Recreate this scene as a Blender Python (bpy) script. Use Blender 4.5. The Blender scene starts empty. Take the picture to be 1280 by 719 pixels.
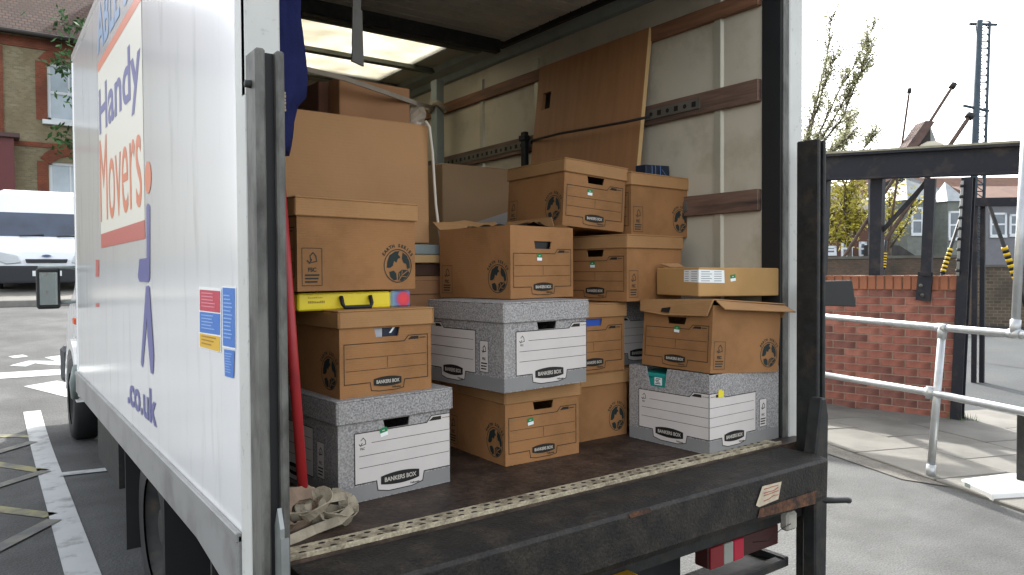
import bpy, bmesh, math, random
from mathutils import Vector, Matrix
random.seed(7)
SC = bpy.context.scene
COL = SC.collection
R = math.radians
PI = math.pi

# ------------------------------------------------------------------ camera
CAM = Vector((0.0, 0.0, 1.40))
FPX = 921.2
def _axes(yaw, pitch, roll):
    cy, sy, cp, sp = math.cos(yaw), math.sin(yaw), math.cos(pitch), math.sin(pitch)
    f = Vector((sy*cp, cy*cp, sp)); r = Vector((cy, -sy, 0)); u = r.cross(f)
    cr, sr = math.cos(roll), math.sin(roll)
    return cr*r + sr*u, -sr*r + cr*u, f
RGT, UPV, FWD = _axes(R(35.88), R(-1.285), R(-0.345))
cd = bpy.data.cameras.new('camera'); cam = bpy.data.objects.new('camera', cd); COL.objects.link(cam)
cam.matrix_world = Matrix((( RGT.x, UPV.x, -FWD.x, CAM.x), (RGT.y, UPV.y, -FWD.y, CAM.y),
                           (RGT.z, UPV.z, -FWD.z, CAM.z), (0, 0, 0, 1)))
cd.sensor_width = 36.0; cd.lens = 36.0*FPX/1280.0; cd.clip_start = 0.05; cd.clip_end = 2000
SC.camera = cam

# ------------------------------------------------------------------ light
SUN_EL, SUN_AZ = R(41), R(36)          # azimuth measured from +Y towards +X
w = bpy.data.worlds.new('World'); SC.world = w; w.use_nodes = True
nt = w.node_tree; nt.nodes.clear()
sky = nt.nodes.new('ShaderNodeTexSky'); sky.sky_type = 'NISHITA'; sky.sun_disc = False
sky.sun_elevation = SUN_EL; sky.sun_rotation = SUN_AZ; sky.air_density = 1.0; sky.dust_density = 3.0; sky.ozone_density = 1.0
hsv = nt.nodes.new('ShaderNodeHueSaturation'); hsv.inputs['Saturation'].default_value = 0.28
bg = nt.nodes.new('ShaderNodeBackground'); bg.inputs['Strength'].default_value = 0.14
wo = nt.nodes.new('ShaderNodeOutputWorld')
nt.links.new(sky.outputs[0], hsv.inputs['Color']); nt.links.new(hsv.outputs[0], bg.inputs['Color']); nt.links.new(bg.outputs[0], wo.inputs[0])
sl = bpy.data.lights.new('sun', 'SUN'); sl.energy = 2.0; sl.angle = R(1.2); sl.color = (1.0, 0.97, 0.92)
so = bpy.data.objects.new('sun', sl); COL.objects.link(so)
sd = Vector((math.sin(SUN_AZ)*math.cos(SUN_EL), math.cos(SUN_AZ)*math.cos(SUN_EL), math.sin(SUN_EL)))
so.rotation_euler = (-sd).to_track_quat('-Z', 'Y').to_euler(); so.location = (20, 0, 30)
SC.view_settings.view_transform = 'Standard'; SC.view_settings.look = 'None'
SC.view_settings.exposure = 2.1; SC.view_settings.gamma = 1.0
SC.view_settings.use_curve_mapping = False
SC.cycles.use_denoising = True
SC.cycles.max_bounces = 10; SC.cycles.diffuse_bounces = 7; SC.cycles.glossy_bounces = 4
SC.cycles.sample_clamp_indirect = 6.0

# ------------------------------------------------------------------ helpers
def ray(px, py): return FWD + RGT*((px-640)/FPX) - UPV*((py-359.5)/FPX)
def on_x(px, py, X): d = ray(px, py); return CAM + d*(X/d.x)
def on_y(px, py, Y): d = ray(px, py); return CAM + d*(Y/d.y)
def on_z(px, py, Z): d = ray(px, py); return CAM + d*((Z-CAM.z)/d.z)
def dep(px, py, D): return CAM + ray(px, py)*D
def smooth(a, b, x):
    t = min(1, max(0, (x-a)/(b-a))); return t*t*(3-2*t)
def gz(x, y):
    if y < 6.5: s = 0.0
    elif y < 8.5: s = .085*(y-6.5)**2/4
    else: s = .085*(min(y, 40)-7.5)
    return s*(1-smooth(3.0, 12.0, x))
def on_g(px, py):
    d = ray(px, py); t = 0.5
    for _ in range(4000):
        p = CAM + d*t
        if p.z <= gz(p.x, p.y): return p
        t += .02
    return p

class MB:
    def __init__(s): s.v = []; s.f = []; s.m = []; s.sm = []
    def add(s, vs, fs, m=0, M=None, smooth=False):
        o = len(s.v)
        for p in vs:
            p = Vector(p)
            s.v.append(tuple(M @ p) if M is not None else tuple(p))
        for f in fs: s.f.append(tuple(i+o for i in f)); s.m.append(m); s.sm.append(smooth)
        return s
    def box(s, c, d, m=0, rz=0, M=None):
        x, y, z = d[0]/2, d[1]/2, d[2]/2
        vs = [(-x,-y,-z),(x,-y,-z),(x,y,-z),(-x,y,-z),(-x,-y,z),(x,-y,z),(x,y,z),(-x,y,z)]
        T = Matrix.Translation(c) @ Matrix.Rotation(rz, 4, 'Z')
        if M is not None: T = M @ T
        return s.add(vs, [(0,3,2,1),(4,5,6,7),(0,1,5,4),(1,2,6,5),(2,3,7,6),(3,0,4,7)], m, T)
    def bx(s, a, b, m=0):
        return s.box([(a[i]+b[i])/2 for i in range(3)], [abs(b[i]-a[i]) for i in range(3)], m)
    def prism(s, poly, axis, a, b, m=0):
        # poly 2D extruded along axis from a to b
        n = len(poly)
        def P(p, t):
            return {'X': (t, p[0], p[1]), 'Y': (p[0], t, p[1]), 'Z': (p[0], p[1], t)}[axis]
        vs = [P(p, a) for p in poly] + [P(p, b) for p in poly]
        fs = [tuple(range(n))[::-1], tuple(range(n, 2*n))] + [(i, (i+1) % n, n+(i+1) % n, n+i) for i in range(n)]
        return s.add(vs, fs, m)
    def tube(s, pts, r, n=8, m=0, cap=True):
        pts = [Vector(p) for p in pts]; k = len(pts)
        rr = r if isinstance(r, (list, tuple)) else [r]*k
        o = len(s.v); up = None
        for i, p in enumerate(pts):
            t = (pts[min(i+1, k-1)]-pts[max(i-1, 0)]).normalized()
            if up is None: up = t.orthogonal().normalized()
            else: up = (up - t*up.dot(t)).normalized()
            b = t.cross(up)
            for j in range(n):
                a = 2*PI*j/n; s.v.append(tuple(p + (up*math.cos(a)+b*math.sin(a))*rr[i]))
        for i in range(k-1):
            for j in range(n):
                s.f.append((o+i*n+j, o+i*n+(j+1) % n, o+(i+1)*n+(j+1) % n, o+(i+1)*n+j)); s.m.append(m); s.sm.append(True)
        if cap:
            s.f.append(tuple(o+j for j in range(n))[::-1]); s.m.append(m); s.sm.append(False)
            s.f.append(tuple(o+(k-1)*n+j for j in range(n))); s.m.append(m); s.sm.append(False)
        return s
    def lathe(s, prof, n=24, m=0, M=None):
        # prof list of (r, t) round local X axis
        vs = []; fs = []
        for r, t in prof:
            for j in range(n):
                a = 2*PI*j/n; vs.append((t, r*math.cos(a), r*math.sin(a)))
        for i in range(len(prof)-1):
            for j in range(n): fs.append((i*n+j, i*n+(j+1) % n, (i+1)*n+(j+1) % n, (i+1)*n+j))
        return s.add(vs, fs, m, M, True)
    def ribbon(s, pts, wd, th, side, m=0):
        # flat strap along pts, 'side' gives width direction per point
        k = len(pts); o = len(s.v)
        for i, p in enumerate(pts):
            p = Vector(p); t = (Vector(pts[min(i+1, k-1)])-Vector(pts[max(i-1, 0)])).normalized()
            sv = Vector(side[i] if isinstance(side, list) else side); sv = (sv - t*sv.dot(t)).normalized(); nv = t.cross(sv)
            for a, b in ((-1,-1),(1,-1),(1,1),(-1,1)): s.v.append(tuple(p + sv*(a*wd/2) + nv*(b*th/2)))
        for i in range(k-1):
            for j in range(4):
                s.f.append((o+i*4+j, o+i*4+(j+1) % 4, o+(i+1)*4+(j+1) % 4, o+(i+1)*4+j)); s.m.append(m); s.sm.append(False)
        for q in (0, k-1): s.f.append(tuple(o+q*4+j for j in range(4))); s.m.append(m); s.sm.append(False)
        return s
    def mesh(s, name, mats, bevel=0, seg=1):
        me = bpy.data.meshes.new(name); me.from_pydata(s.v, [], s.f)
        for mt in (mats if isinstance(mats, (list, tuple)) else [mats]): me.materials.append(mt)
        for p, mi, sm in zip(me.polygons, s.m, s.sm): p.material_index = mi; p.use_smooth = sm
        bm = bmesh.new(); bm.from_mesh(me)
        bmesh.ops.recalc_face_normals(bm, faces=bm.faces[:])
        if bevel:
            es = [e for e in bm.edges if len(e.link_faces) == 2 and e.calc_face_angle(0) > R(35)]
            bmesh.ops.bevel(bm, geom=es, offset=bevel, segments=seg, affect='EDGES', profile=.7, clamp_overlap=True)
        bm.to_mesh(me); bm.free(); me.update()
        return me
    def build(s, name, mats, parent=None, bevel=0, seg=1, **kw):
        return obj(name, s.mesh(name, mats, bevel, seg), parent, **kw)
def obj(name, me, parent=None, loc=(0,0,0), rot=(0,0,0), scale=(1,1,1)):
    o = bpy.data.objects.new(name, me); COL.objects.link(o)
    o.location = loc; o.rotation_euler = rot; o.scale = scale
    if parent is not None: o.parent = parent
    return o
def tag(o, label=None, cat=None, group=None, kind=None):
    if label: o['label'] = label
    if cat: o['category'] = cat
    if group: o['group'] = group
    if kind: o['kind'] = kind
    return o
def thing(name, label, cat, loc=(0,0,0), rot=(0,0,0), group=None):
    o = bpy.data.objects.new(name, None); COL.objects.link(o); o.location = loc; o.rotation_euler = rot
    o.empty_display_size = .1
    return tag(o, label, cat, group)
_txt = {}
def text2d(s, size, bold=0.0, align='CENTER', shear=0.0):
    k = (s, bold, align, shear)
    if k not in _txt:
        c = bpy.data.curves.new('t', 'FONT'); c.body = s; c.size = 1; c.align_x = align; c.align_y = 'CENTER'; c.offset = bold; c.shear = shear
        o = bpy.data.objects.new('t', c); COL.objects.link(o)
        bpy.context.view_layer.update()
        me = o.evaluated_get(bpy.context.evaluated_depsgraph_get()).to_mesh()
        _txt[k] = ([tuple(v.co) for v in me.vertices], [tuple(p.vertices) for p in me.polygons])
        bpy.data.objects.remove(o); bpy.data.curves.remove(c)
    v, f = _txt[k]
    return [(a*size, b*size) for a, b, _ in v], f

# ------------------------------------------------------------------ materials
def lin(h):
    h = h.lstrip('#'); c = [int(h[i:i+2], 16)/255 for i in (0, 2, 4)]
    return tuple(x/12.92 if x <= .04045 else ((x+.055)/1.055)**2.4 for x in c)
def mat(name, col, rough=.7, metal=0.0, spec=.4, var=0.0, vscale=6, bump=0.0, bscale=60, col2=None, lo=.4, hi=.65, detail=6, coat=0, stretch=None, dirt=None, rnd=0, dents=0, grain=None):
    """principled with optional noise mix to col2 / brightness variation, dirt=(colour, scale, lo, hi) and noise bump"""
    m = bpy.data.materials.new(name); m.use_nodes = True; n = m.node_tree; b = n.nodes['Principled BSDF']
    b.inputs['Roughness'].default_value = rough; b.inputs['Metallic'].default_value = metal
    b.inputs['Specular IOR Level'].default_value = spec; b.inputs['Coat Weight'].default_value = coat; b.inputs['Coat Roughness'].default_value = .12
    col = lin(col) if isinstance(col, str) else col
    b.inputs['Base Color'].default_value = (*col, 1)
    L = n.links.new
    tc = n.nodes.new('ShaderNodeTexCoord'); src = tc.outputs['Object']
    if stretch:
        mp = n.nodes.new('ShaderNodeMapping'); mp.inputs['Scale'].default_value = stretch; L(src, mp.inputs[0]); src = mp.outputs[0]
    out = None
    if col2 is not None or var:
        c2 = (lin(col2) if isinstance(col2, str) else col2) if col2 is not None else tuple(x*(1-var) for x in col)
        c1 = col if col2 is not None else tuple(min(1, x*(1+var)) for x in col)
        nz = n.nodes.new('ShaderNodeTexNoise'); nz.inputs['Scale'].default_value = vscale; nz.inputs['Detail'].default_value = detail; L(src, nz.inputs['Vector'])
        rp = n.nodes.new('ShaderNodeValToRGB'); rp.color_ramp.elements[0].position = lo; rp.color_ramp.elements[1].position = hi
        rp.color_ramp.elements[0].color = (*c1, 1); rp.color_ramp.elements[1].color = (*c2, 1)
        L(nz.outputs['Fac'], rp.inputs[0]); out = rp.outputs[0]
    if dirt:
        dc, ds, dl, dh = dirt; dc = lin(dc) if isinstance(dc, str) else dc
        nz = n.nodes.new('ShaderNodeTexNoise'); nz.inputs['Scale'].default_value = ds; nz.inputs['Detail'].default_value = 8; nz.inputs['Roughness'].default_value = .65; L(src, nz.inputs['Vector'])
        rp = n.nodes.new('ShaderNodeMapRange'); rp.inputs[1].default_value = dl; rp.inputs[2].default_value = dh; L(nz.outputs['Fac'], rp.inputs[0])
        mx = n.nodes.new('ShaderNodeMix'); mx.data_type = 'RGBA'; L(rp.outputs[0], mx.inputs['Factor'])
        if out is not None: L(out, mx.inputs['A'])
        else: mx.inputs['A'].default_value = (*col, 1)
        mx.inputs['B'].default_value = (*dc, 1); out = mx.outputs['Result']
    if out is not None: L(out, b.inputs['Base Color'])
    if grain and out is not None:
        gn = n.nodes.new('ShaderNodeTexNoise'); gn.inputs['Scale'].default_value = grain[0]; gn.inputs['Detail'].default_value = 2; L(tc.outputs['Object'], gn.inputs['Vector'])
        gm = n.nodes.new('ShaderNodeMapRange'); gm.inputs[1].default_value = .3; gm.inputs[2].default_value = .7; gm.inputs[3].default_value = 1-grain[1]; gm.inputs[4].default_value = 1+grain[1]; L(gn.outputs['Fac'], gm.inputs[0])
        gh = n.nodes.new('ShaderNodeHueSaturation'); L(gm.outputs[0], gh.inputs['Value']); L(out, gh.inputs['Color']); out = gh.outputs[0]; L(out, b.inputs['Base Color'])
    if rnd and out is not None:
        oi = n.nodes.new('ShaderNodeObjectInfo'); mr = n.nodes.new('ShaderNodeMapRange'); mr.inputs[3].default_value = 1-rnd; mr.inputs[4].default_value = 1+rnd; L(oi.outputs['Random'], mr.inputs[0])
        hs = n.nodes.new('ShaderNodeHueSaturation'); L(mr.outputs[0], hs.inputs['Value']); L(out, hs.inputs['Color']); out = hs.outputs[0]; L(out, b.inputs['Base Color'])
    if bump and dents:
        n1 = n.nodes.new('ShaderNodeTexNoise'); n1.inputs['Scale'].default_value = 9; n1.inputs['Detail'].default_value = 3; L(src, n1.inputs['Vector'])
        wv = n.nodes.new('ShaderNodeTexWave'); wv.wave_type = 'BANDS'; wv.bands_direction = 'Z'; wv.inputs['Scale'].default_value = dents; wv.inputs['Distortion'].default_value = .6; L(src, wv.inputs['Vector'])
        nd = n.nodes.new('ShaderNodeTexNoise'); nd.inputs['Scale'].default_value = bscale; nd.inputs['Detail'].default_value = 5; L(src, nd.inputs['Vector'])
        b1 = n.nodes.new('ShaderNodeBump'); b1.inputs['Strength'].default_value = .45; b1.inputs['Distance'].default_value = .012; L(n1.outputs['Fac'], b1.inputs['Height'])
        b2 = n.nodes.new('ShaderNodeBump'); b2.inputs['Strength'].default_value = .10; b2.inputs['Distance'].default_value = .002; L(wv.outputs['Fac'], b2.inputs['Height']); L(b1.outputs[0], b2.inputs['Normal'])
        b3 = n.nodes.new('ShaderNodeBump'); b3.inputs['Strength'].default_value = bump; b3.inputs['Distance'].default_value = .01; L(nd.outputs['Fac'], b3.inputs['Height']); L(b2.outputs[0], b3.inputs['Normal'])
        L(b3.outputs[0], b.inputs['Normal'])
    elif bump:
        nz = n.nodes.new('ShaderNodeTexNoise'); nz.inputs['Scale'].default_value = bscale; nz.inputs['Detail'].default_value = 5; L(src, nz.inputs['Vector'])
        bp = n.nodes.new('ShaderNodeBump'); bp.inputs['Strength'].default_value = bump; bp.inputs['Distance'].default_value = .01
        L(nz.outputs['Fac'], bp.inputs['Height']); L(bp.outputs[0], b.inputs['Normal'])
    return m
def brickmat(name, c1, c2, mortar, scale, rough=.9, axes='XZ', bw=.5, rh=.25, ms=.02, var='#5a4a3c'):
    m = bpy.data.materials.new(name); m.use_nodes = True; n = m.node_tree; b = n.nodes['Principled BSDF']; L = n.links.new
    b.inputs['Roughness'].default_value = rough; b.inputs['Specular IOR Level'].default_value = .2
    tc = n.nodes.new('ShaderNodeTexCoord'); sp = n.nodes.new('ShaderNodeSeparateXYZ'); cb = n.nodes.new('ShaderNodeCombineXYZ')
    L(tc.outputs['Object'], sp.inputs[0]); L(sp.outputs[axes[0]], cb.inputs[0]); L(sp.outputs[axes[1]], cb.inputs[1])
    br = n.nodes.new('ShaderNodeTexBrick'); br.inputs['Scale'].default_value = scale
    br.inputs['Color1'].default_value = (*lin(c1), 1); br.inputs['Color2'].default_value = (*lin(c2), 1); br.inputs['Mortar'].default_value = (*lin(mortar), 1)
    br.inputs['Brick Width'].default_value = bw; br.inputs['Row Height'].default_value = rh; br.inputs['Mortar Size'].default_value = ms
    L(cb.outputs[0], br.inputs['Vector'])
    nz = n.nodes.new('ShaderNodeTexNoise'); nz.inputs['Scale'].default_value = 1.3; nz.inputs['Detail'].default_value = 8; L(tc.outputs['Object'], nz.inputs['Vector'])
    mr = n.nodes.new('ShaderNodeMapRange'); mr.inputs[1].default_value = .4; mr.inputs[2].default_value = .75; L(nz.outputs['Fac'], mr.inputs[0])
    mx = n.nodes.new('ShaderNodeMix'); mx.data_type = 'RGBA'; mx.inputs['B'].default_value = (*lin(var), 1)
    L(mr.outputs[0], mx.inputs['Factor']); L(br.outputs['Color'], mx.inputs['A']); L(mx.outputs['Result'], b.inputs['Base Color'])
    bp = n.nodes.new('ShaderNodeBump'); bp.inputs['Strength'].default_value = .5; bp.inputs['Distance'].default_value = .01; bp.invert = True
    L(br.outputs['Fac'], bp.inputs['Height']); L(bp.outputs[0], b.inputs['Normal'])
    return m
def speckle(name):
    m = bpy.data.materials.new(name); m.use_nodes = True; n = m.node_tree; b = n.nodes['Principled BSDF']; L = n.links.new
    b.inputs['Roughness'].default_value = .62; b.inputs['Specular IOR Level'].default_value = .3
    tc = n.nodes.new('ShaderNodeTexCoord')
    nz = n.nodes.new('ShaderNodeTexNoise'); nz.inputs['Scale'].default_value = 190; nz.inputs['Detail'].default_value = 2; L(tc.outputs['Object'], nz.inputs['Vector'])
    rp = n.nodes.new('ShaderNodeValToRGB'); e = rp.color_ramp.elements
    e[0].position = .32; e[0].color = (*lin('#706e6c'), 1); e[1].position = .68; e[1].color = (*lin('#b3afab'), 1)
    L(nz.outputs['Fac'], rp.inputs[0])
    wz = n.nodes.new('ShaderNodeTexNoise'); wz.inputs['Scale'].default_value = 7; wz.inputs['Detail'].default_value = 6; L(tc.outputs['Object'], wz.inputs['Vector'])
    wm = n.nodes.new('ShaderNodeMapRange'); wm.inputs[1].default_value = .5; wm.inputs[2].default_value = .8; wm.inputs[4].default_value = .6; L(wz.outputs['Fac'], wm.inputs[0])
    mx = n.nodes.new('ShaderNodeMix'); mx.data_type = 'RGBA'; mx.inputs['B'].default_value = (*lin('#a19c95'), 1); L(wm.outputs[0], mx.inputs['Factor']); L(rp.outputs[0], mx.inputs['A'])
    oi = n.nodes.new('ShaderNodeObjectInfo'); om = n.nodes.new('ShaderNodeMapRange'); om.inputs[3].default_value = .92; om.inputs[4].default_value = 1.1; L(oi.outputs['Random'], om.inputs[0])
    hs = n.nodes.new('ShaderNodeHueSaturation'); L(om.outputs[0], hs.inputs['Value']); L(mx.outputs['Result'], hs.inputs['Color']); L(hs.outputs[0], b.inputs['Base Color'])
    n1 = n.nodes.new('ShaderNodeTexNoise'); n1.inputs['Scale'].default_value = 8; n1.inputs['Detail'].default_value = 3; L(tc.outputs['Object'], n1.inputs['Vector'])
    b1 = n.nodes.new('ShaderNodeBump'); b1.inputs['Strength'].default_value = .5; b1.inputs['Distance'].default_value = .012; L(n1.outputs['Fac'], b1.inputs['Height']); L(b1.outputs[0], b.inputs['Normal'])
    return m

KRAFT = mat('kraft_board', '#976c44', .78, spec=.25, var=.08, vscale=3.5, bump=.06, bscale=90, dirt=('#7f5b36', 5, .48, .80), rnd=.12, dents=45)
KRAFT_LID = mat('kraft_lid', '#9e774e', .76, spec=.25, var=.07, vscale=4, bump=.06, bscale=90, dirt=('#946f42', 6, .52, .85), rnd=.06, dents=45)
CARTON = mat('carton_board', '#b0865d', .8, spec=.2, var=.05, vscale=2.2, bump=.05, bscale=60, dirt=('#a67c56', 2.5, .5, .9), dents=28)
CARTON_DK = mat('carton_dark', '#9a7250', .8, spec=.2, var=.08, vscale=3, bump=.05, bscale=60)
INSIDE = mat('box_inside', '#8d6c48', .85, spec=.2)
SPECK = speckle('grey_speckle')
GREYBAND = mat('grey_band', '#848380', .6, spec=.3, var=.04, vscale=8)
WHITELAB = mat('label_white', '#c9c2bb', .6, spec=.3, var=.03, vscale=10)
PRINT = mat('print_dark', '#2e2a24', .7, spec=.2)
PRINTG = mat('print_green_black', '#2a3230', .7, spec=.2)
PRINTL = mat('print_light', '#8a7858', .7, spec=.2)
PILL = mat('print_black', '#191716', .6)
PILLTXT = mat('print_pale', '#b9b2a6', .6)
STGREEN = mat('sticker_green', '#1f7a45', .5); STWHITE = mat('sticker_white', '#e9ece8', .5)
STYELLOW = mat('sticker_yellow', '#e0cf2f', .5)
TEAL = mat('teal_plastic', '#1e8a80', .4); BLUEF = mat('folder_blue', '#2f56b0', .5); NAVYBLK = mat('navy_black', '#1a2436', .5)
TRUCKW = mat('truck_white_paint', '#efefed', .22, spec=.5, var=.02, vscale=2, coat=.8, bump=.015, bscale=5, stretch=(1, 2.2, .35), dirt=('#a9a69d', 4, .55, .95))
TRUCKG = mat('truck_grey_skirt', '#8b8a87', .4, spec=.4, var=.06, vscale=4, dirt=('#5d5a55', 4, .5, .85))
POSTW = mat('post_white', '#c2c2bb', .5, var=.05, vscale=5, dirt=('#77736a', 40, .60, .85))
GALV = mat('galvanised_column', '#64635d', .55, metal=.15, spec=.4, var=.22, vscale=22, bump=.15, bscale=90, dirt=('#2f2d28', 16, .44, .72), stretch=(1,1,.4))
DARKST = mat('dark_steel', '#1f201f', .6, metal=.05, var=.3, vscale=22, bump=.12, bscale=90, dirt=('#3b332a', 14, .5, .72))
BLACKR = mat('black_rubber', '#191a1a', .6, var=.1, vscale=10)
STEPM = mat('step_black', '#1d1b18', .62, spec=.35, var=.25, vscale=16, bump=.3, bscale=110, dirt=('#3d362d', 11, .46, .78), grain=(140, .45))
RUST = mat('rust', '#593a26', .8, var=.3, vscale=24, dirt=('#241f1b', 16, .44, .66), grain=(120, .4))
FLOORM = mat('truck_floor_wood', '#41342b', .55, var=.3, vscale=12, bump=.2, bscale=60, dirt=('#231c18', 7, .45, .68), spec=.35, grain=(90, .35))
TREAD = mat('tread_strip', '#a79c83', .6, var=.15, vscale=20, dirt=('#5f5442', 17, .47, .66), bump=.3, bscale=120, grain=(160, .3))
HOLE = mat('dark_hole', '#1f1a16', .9)
GRP = mat('inner_grp_wall', '#bdb4a0', .5, spec=.35, var=.05, vscale=2.5, bump=.05, bscale=12, dirt=('#8b8269', 3.5, .52, .85))
ALU = mat('aluminium_rib', '#aaa593', .42, metal=.3, var=.06, vscale=7)
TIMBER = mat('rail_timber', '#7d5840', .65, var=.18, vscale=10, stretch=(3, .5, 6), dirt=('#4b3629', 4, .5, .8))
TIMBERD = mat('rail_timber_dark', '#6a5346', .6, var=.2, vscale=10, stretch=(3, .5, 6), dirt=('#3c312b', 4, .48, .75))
BOARD = mat('desk_board', '#9c6f49', .55, var=.07, vscale=5, stretch=(1, 6, .6), spec=.3)
BOARDEDGE = mat('board_edge', '#c3a06e', .6)
SHUTTER = mat('shutter_grey', '#b0afa3', .6, var=.08, vscale=4, dirt=('#85847b', 3, .5, .8))
REDP = mat('red_tube', '#9c2023', .45, spec=.5, var=.1, vscale=9, dirt=('#7c1c1c', 9, .55, .8))
WEB = mat('webbing_beige', '#978d79', .85, var=.12, vscale=25, bump=.2, bscale=160, dirt=('#6e6455', 10, .5, .75))
ROPE_BR = mat('webbing_brown', '#7d6a58', .85, var=.15, vscale=20)
YELLOW = mat('case_yellow', '#e6cf2c', .4, spec=.45, var=.04, vscale=5)
NAVY = mat('navy_cloth', '#1d2146', .9, spec=.1, var=.12, vscale=18, bump=.2, bscale=120)
GREYST = mat('grey_strap', '#57544e', .8, var=.1, vscale=12)
GREYMETAL = mat('grey_metal', '#88918e', .5, metal=.2, var=.08, vscale=9)
CABLEW = mat('cable_white', '#cfc6b6', .5)
YARD = mat('yard_dark', '#262b2d', .85, spec=.3, var=.15, vscale=.7, bump=.4, bscale=40, dirt=('#333735', .4, .5, .7), grain=(50, .35))
ASPH = mat('asphalt', '#464746', .88, spec=.3, var=.24, vscale=1.6, bump=.6, bscale=55, detail=12, dirt=('#313130', .9, .47, .72), grain=(120, .36))
PAVE = mat('pavement_slab', '#67655f', .85, spec=.25, var=.1, vscale=3, bump=.2, bscale=40, dirt=('#54524b', 1.6, .5, .8))
KERB = mat('kerb_stone', '#77756f', .85, var=.12, vscale=6)
ROADW = mat('road_white', '#9ea1a0', .75, var=.05, vscale=4, dirt=('#6b6c6b', 6, .52, .72))
ROADY = mat('road_yellow', '#77734f', .8, var=.1, vscale=5, dirt=('#4e4f4f', 5, .40, .62))
ROADF = mat('road_faded', '#65645a', .8, var=.1, vscale=5, dirt=('#4e4f4f', 5, .36, .6))
BRICKS = [mat('red_brick', '#845448', .88, spec=.2, var=.3, vscale=9, bump=.25, bscale=60), mat('red_brick_dark', '#704b43', .88, spec=.2, var=.3, vscale=9, bump=.25, bscale=60),
          mat('red_brick_orange', '#8e5e50', .88, spec=.2, var=.3, vscale=9, bump=.25, bscale=60)]
COPING = mat('coping_brick', '#8c5b44', .85, spec=.2, var=.12, vscale=10, bump=.2, bscale=60)
MORTAR = mat('mortar', '#8a7869', .95, var=.12, vscale=12, bump=.2, bscale=70)
STEELB = mat('steel_frame', '#202228', .65, metal=0, spec=.25, var=.15, vscale=5, dirt=('#443d3a', 5, .5, .75))
TUBEG = mat('galvanised_tube', '#a9acad', .38, metal=.6, var=.08, vscale=14)
WHITEB = mat('white_board', '#e4e4e0', .5)
GLASS = mat('window_glass', '#5d6872', .08, spec=.8, var=.2, vscale=1.5)
VWHITE = mat('van_white', '#dfe3e6', .25, coat=.3); VGLASS = mat('van_glass', '#263445', .06, spec=.8, var=.35, vscale=1.2); VBLACK = mat('van_black', '#25272b', .6)  # tone noise in the van glass is painted in for reflections
HEADL = mat('headlamp', '#b7bdc0', .12, spec=.8); CHROME = mat('chrome', '#b6babc', .2, metal=.9)
REDL = mat('red_lens', '#74191f', .3, spec=.5); REDL2 = mat('red_lens_dark', '#3c1e1b', .4); LENSG = mat('clear_lens', '#8b8d84', .3); ORANGE = mat('orange_lens', '#d8501c', .3)
YELST = mat('yellow_steel', '#b98a1e', .5, var=.15, vscale=9)
WINW = mat('window_white', '#d5d9da', .5, var=.03, vscale=4)
LEAF = [mat('leaf_pale', '#a3a37c', .8, spec=.2, var=.25, vscale=3), mat('leaf_yellow_green', '#a39a3c', .8, spec=.2, var=.3, vscale=4), mat('leaf_dark', '#3d5a33', .8, spec=.2, var=.35, vscale=5)]
BARK = mat('bark', '#5f564a', .9, var=.2, vscale=8)
HAZ_Y = mat('hazard_yellow', '#d9b11f', .6); HAZ_K = mat('hazard_black', '#1c1b1a', .7)
BEAMG = mat('beam_grey', '#55584f', .6, var=.1, vscale=6)
def skylight_mat():
    m = bpy.data.materials.new('skylight_grp'); m.use_nodes = True; n = m.node_tree; n.nodes.clear(); L = n.links.new
    o = n.nodes.new('ShaderNodeOutputMaterial'); t = n.nodes.new('ShaderNodeBsdfTranslucent'); d = n.nodes.new('ShaderNodeBsdfDiffuse'); mx = n.nodes.new('ShaderNodeMixShader'); mx.inputs[0].default_value = .25
    tc = n.nodes.new('ShaderNodeTexCoord'); nz = n.nodes.new('ShaderNodeTexNoise'); nz.inputs['Scale'].default_value = 3.5; nz.inputs['Detail'].default_value = 8
    L(tc.outputs['Object'], nz.inputs['Vector'])
    rp = n.nodes.new('ShaderNodeValToRGB'); rp.color_ramp.elements[0].position = .38; rp.color_ramp.elements[1].position = .66
    rp.color_ramp.elements[0].color = (.82, .79, .70, 1); rp.color_ramp.elements[1].color = (.58, .55, .46, 1)
    L(nz.outputs['Fac'], rp.inputs[0]); L(rp.outputs[0], t.inputs[0]); d.inputs[0].default_value = (.6, .57, .45, 1)
    L(t.outputs[0], mx.inputs[1]); L(d.outputs[0], mx.inputs[2]); L(mx.outputs[0], o.inputs[0]); return m
SKYL = skylight_mat()

# ================================================================== SETTING
def grid_mesh(xs, ys, zf, name, m):
    vs = [(x, y, zf(x, y)) for y in ys for x in xs]; nx = len(xs)
    fs = [(j*nx+i, j*nx+i+1, (j+1)*nx+i+1, (j+1)*nx+i) for j in range(len(ys)-1) for i in range(nx-1)]
    b = MB(); b.add(vs, fs, 0, None, False); return b.mesh(name, m)
def frange(a, b, s):
    out = []; x = a
    while x < b-1e-6: out.append(round(x, 4)); x += s
    return out
gx = [-600, -200, -80, -40, -20, -10, -6] + frange(-4, 14, .5) + [16, 20, 28, 40, 60, 100, 200, 600]
gy = [-600, -200, -60, -20, -8, -4, 0, 2, 4] + frange(6, 9, .25) + frange(9, 44, 1) + [50, 80, 150, 300, 600]
tag(obj('ground', grid_mesh(gx, gy, gz, 'ground', ASPH)), kind='structure')

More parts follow.
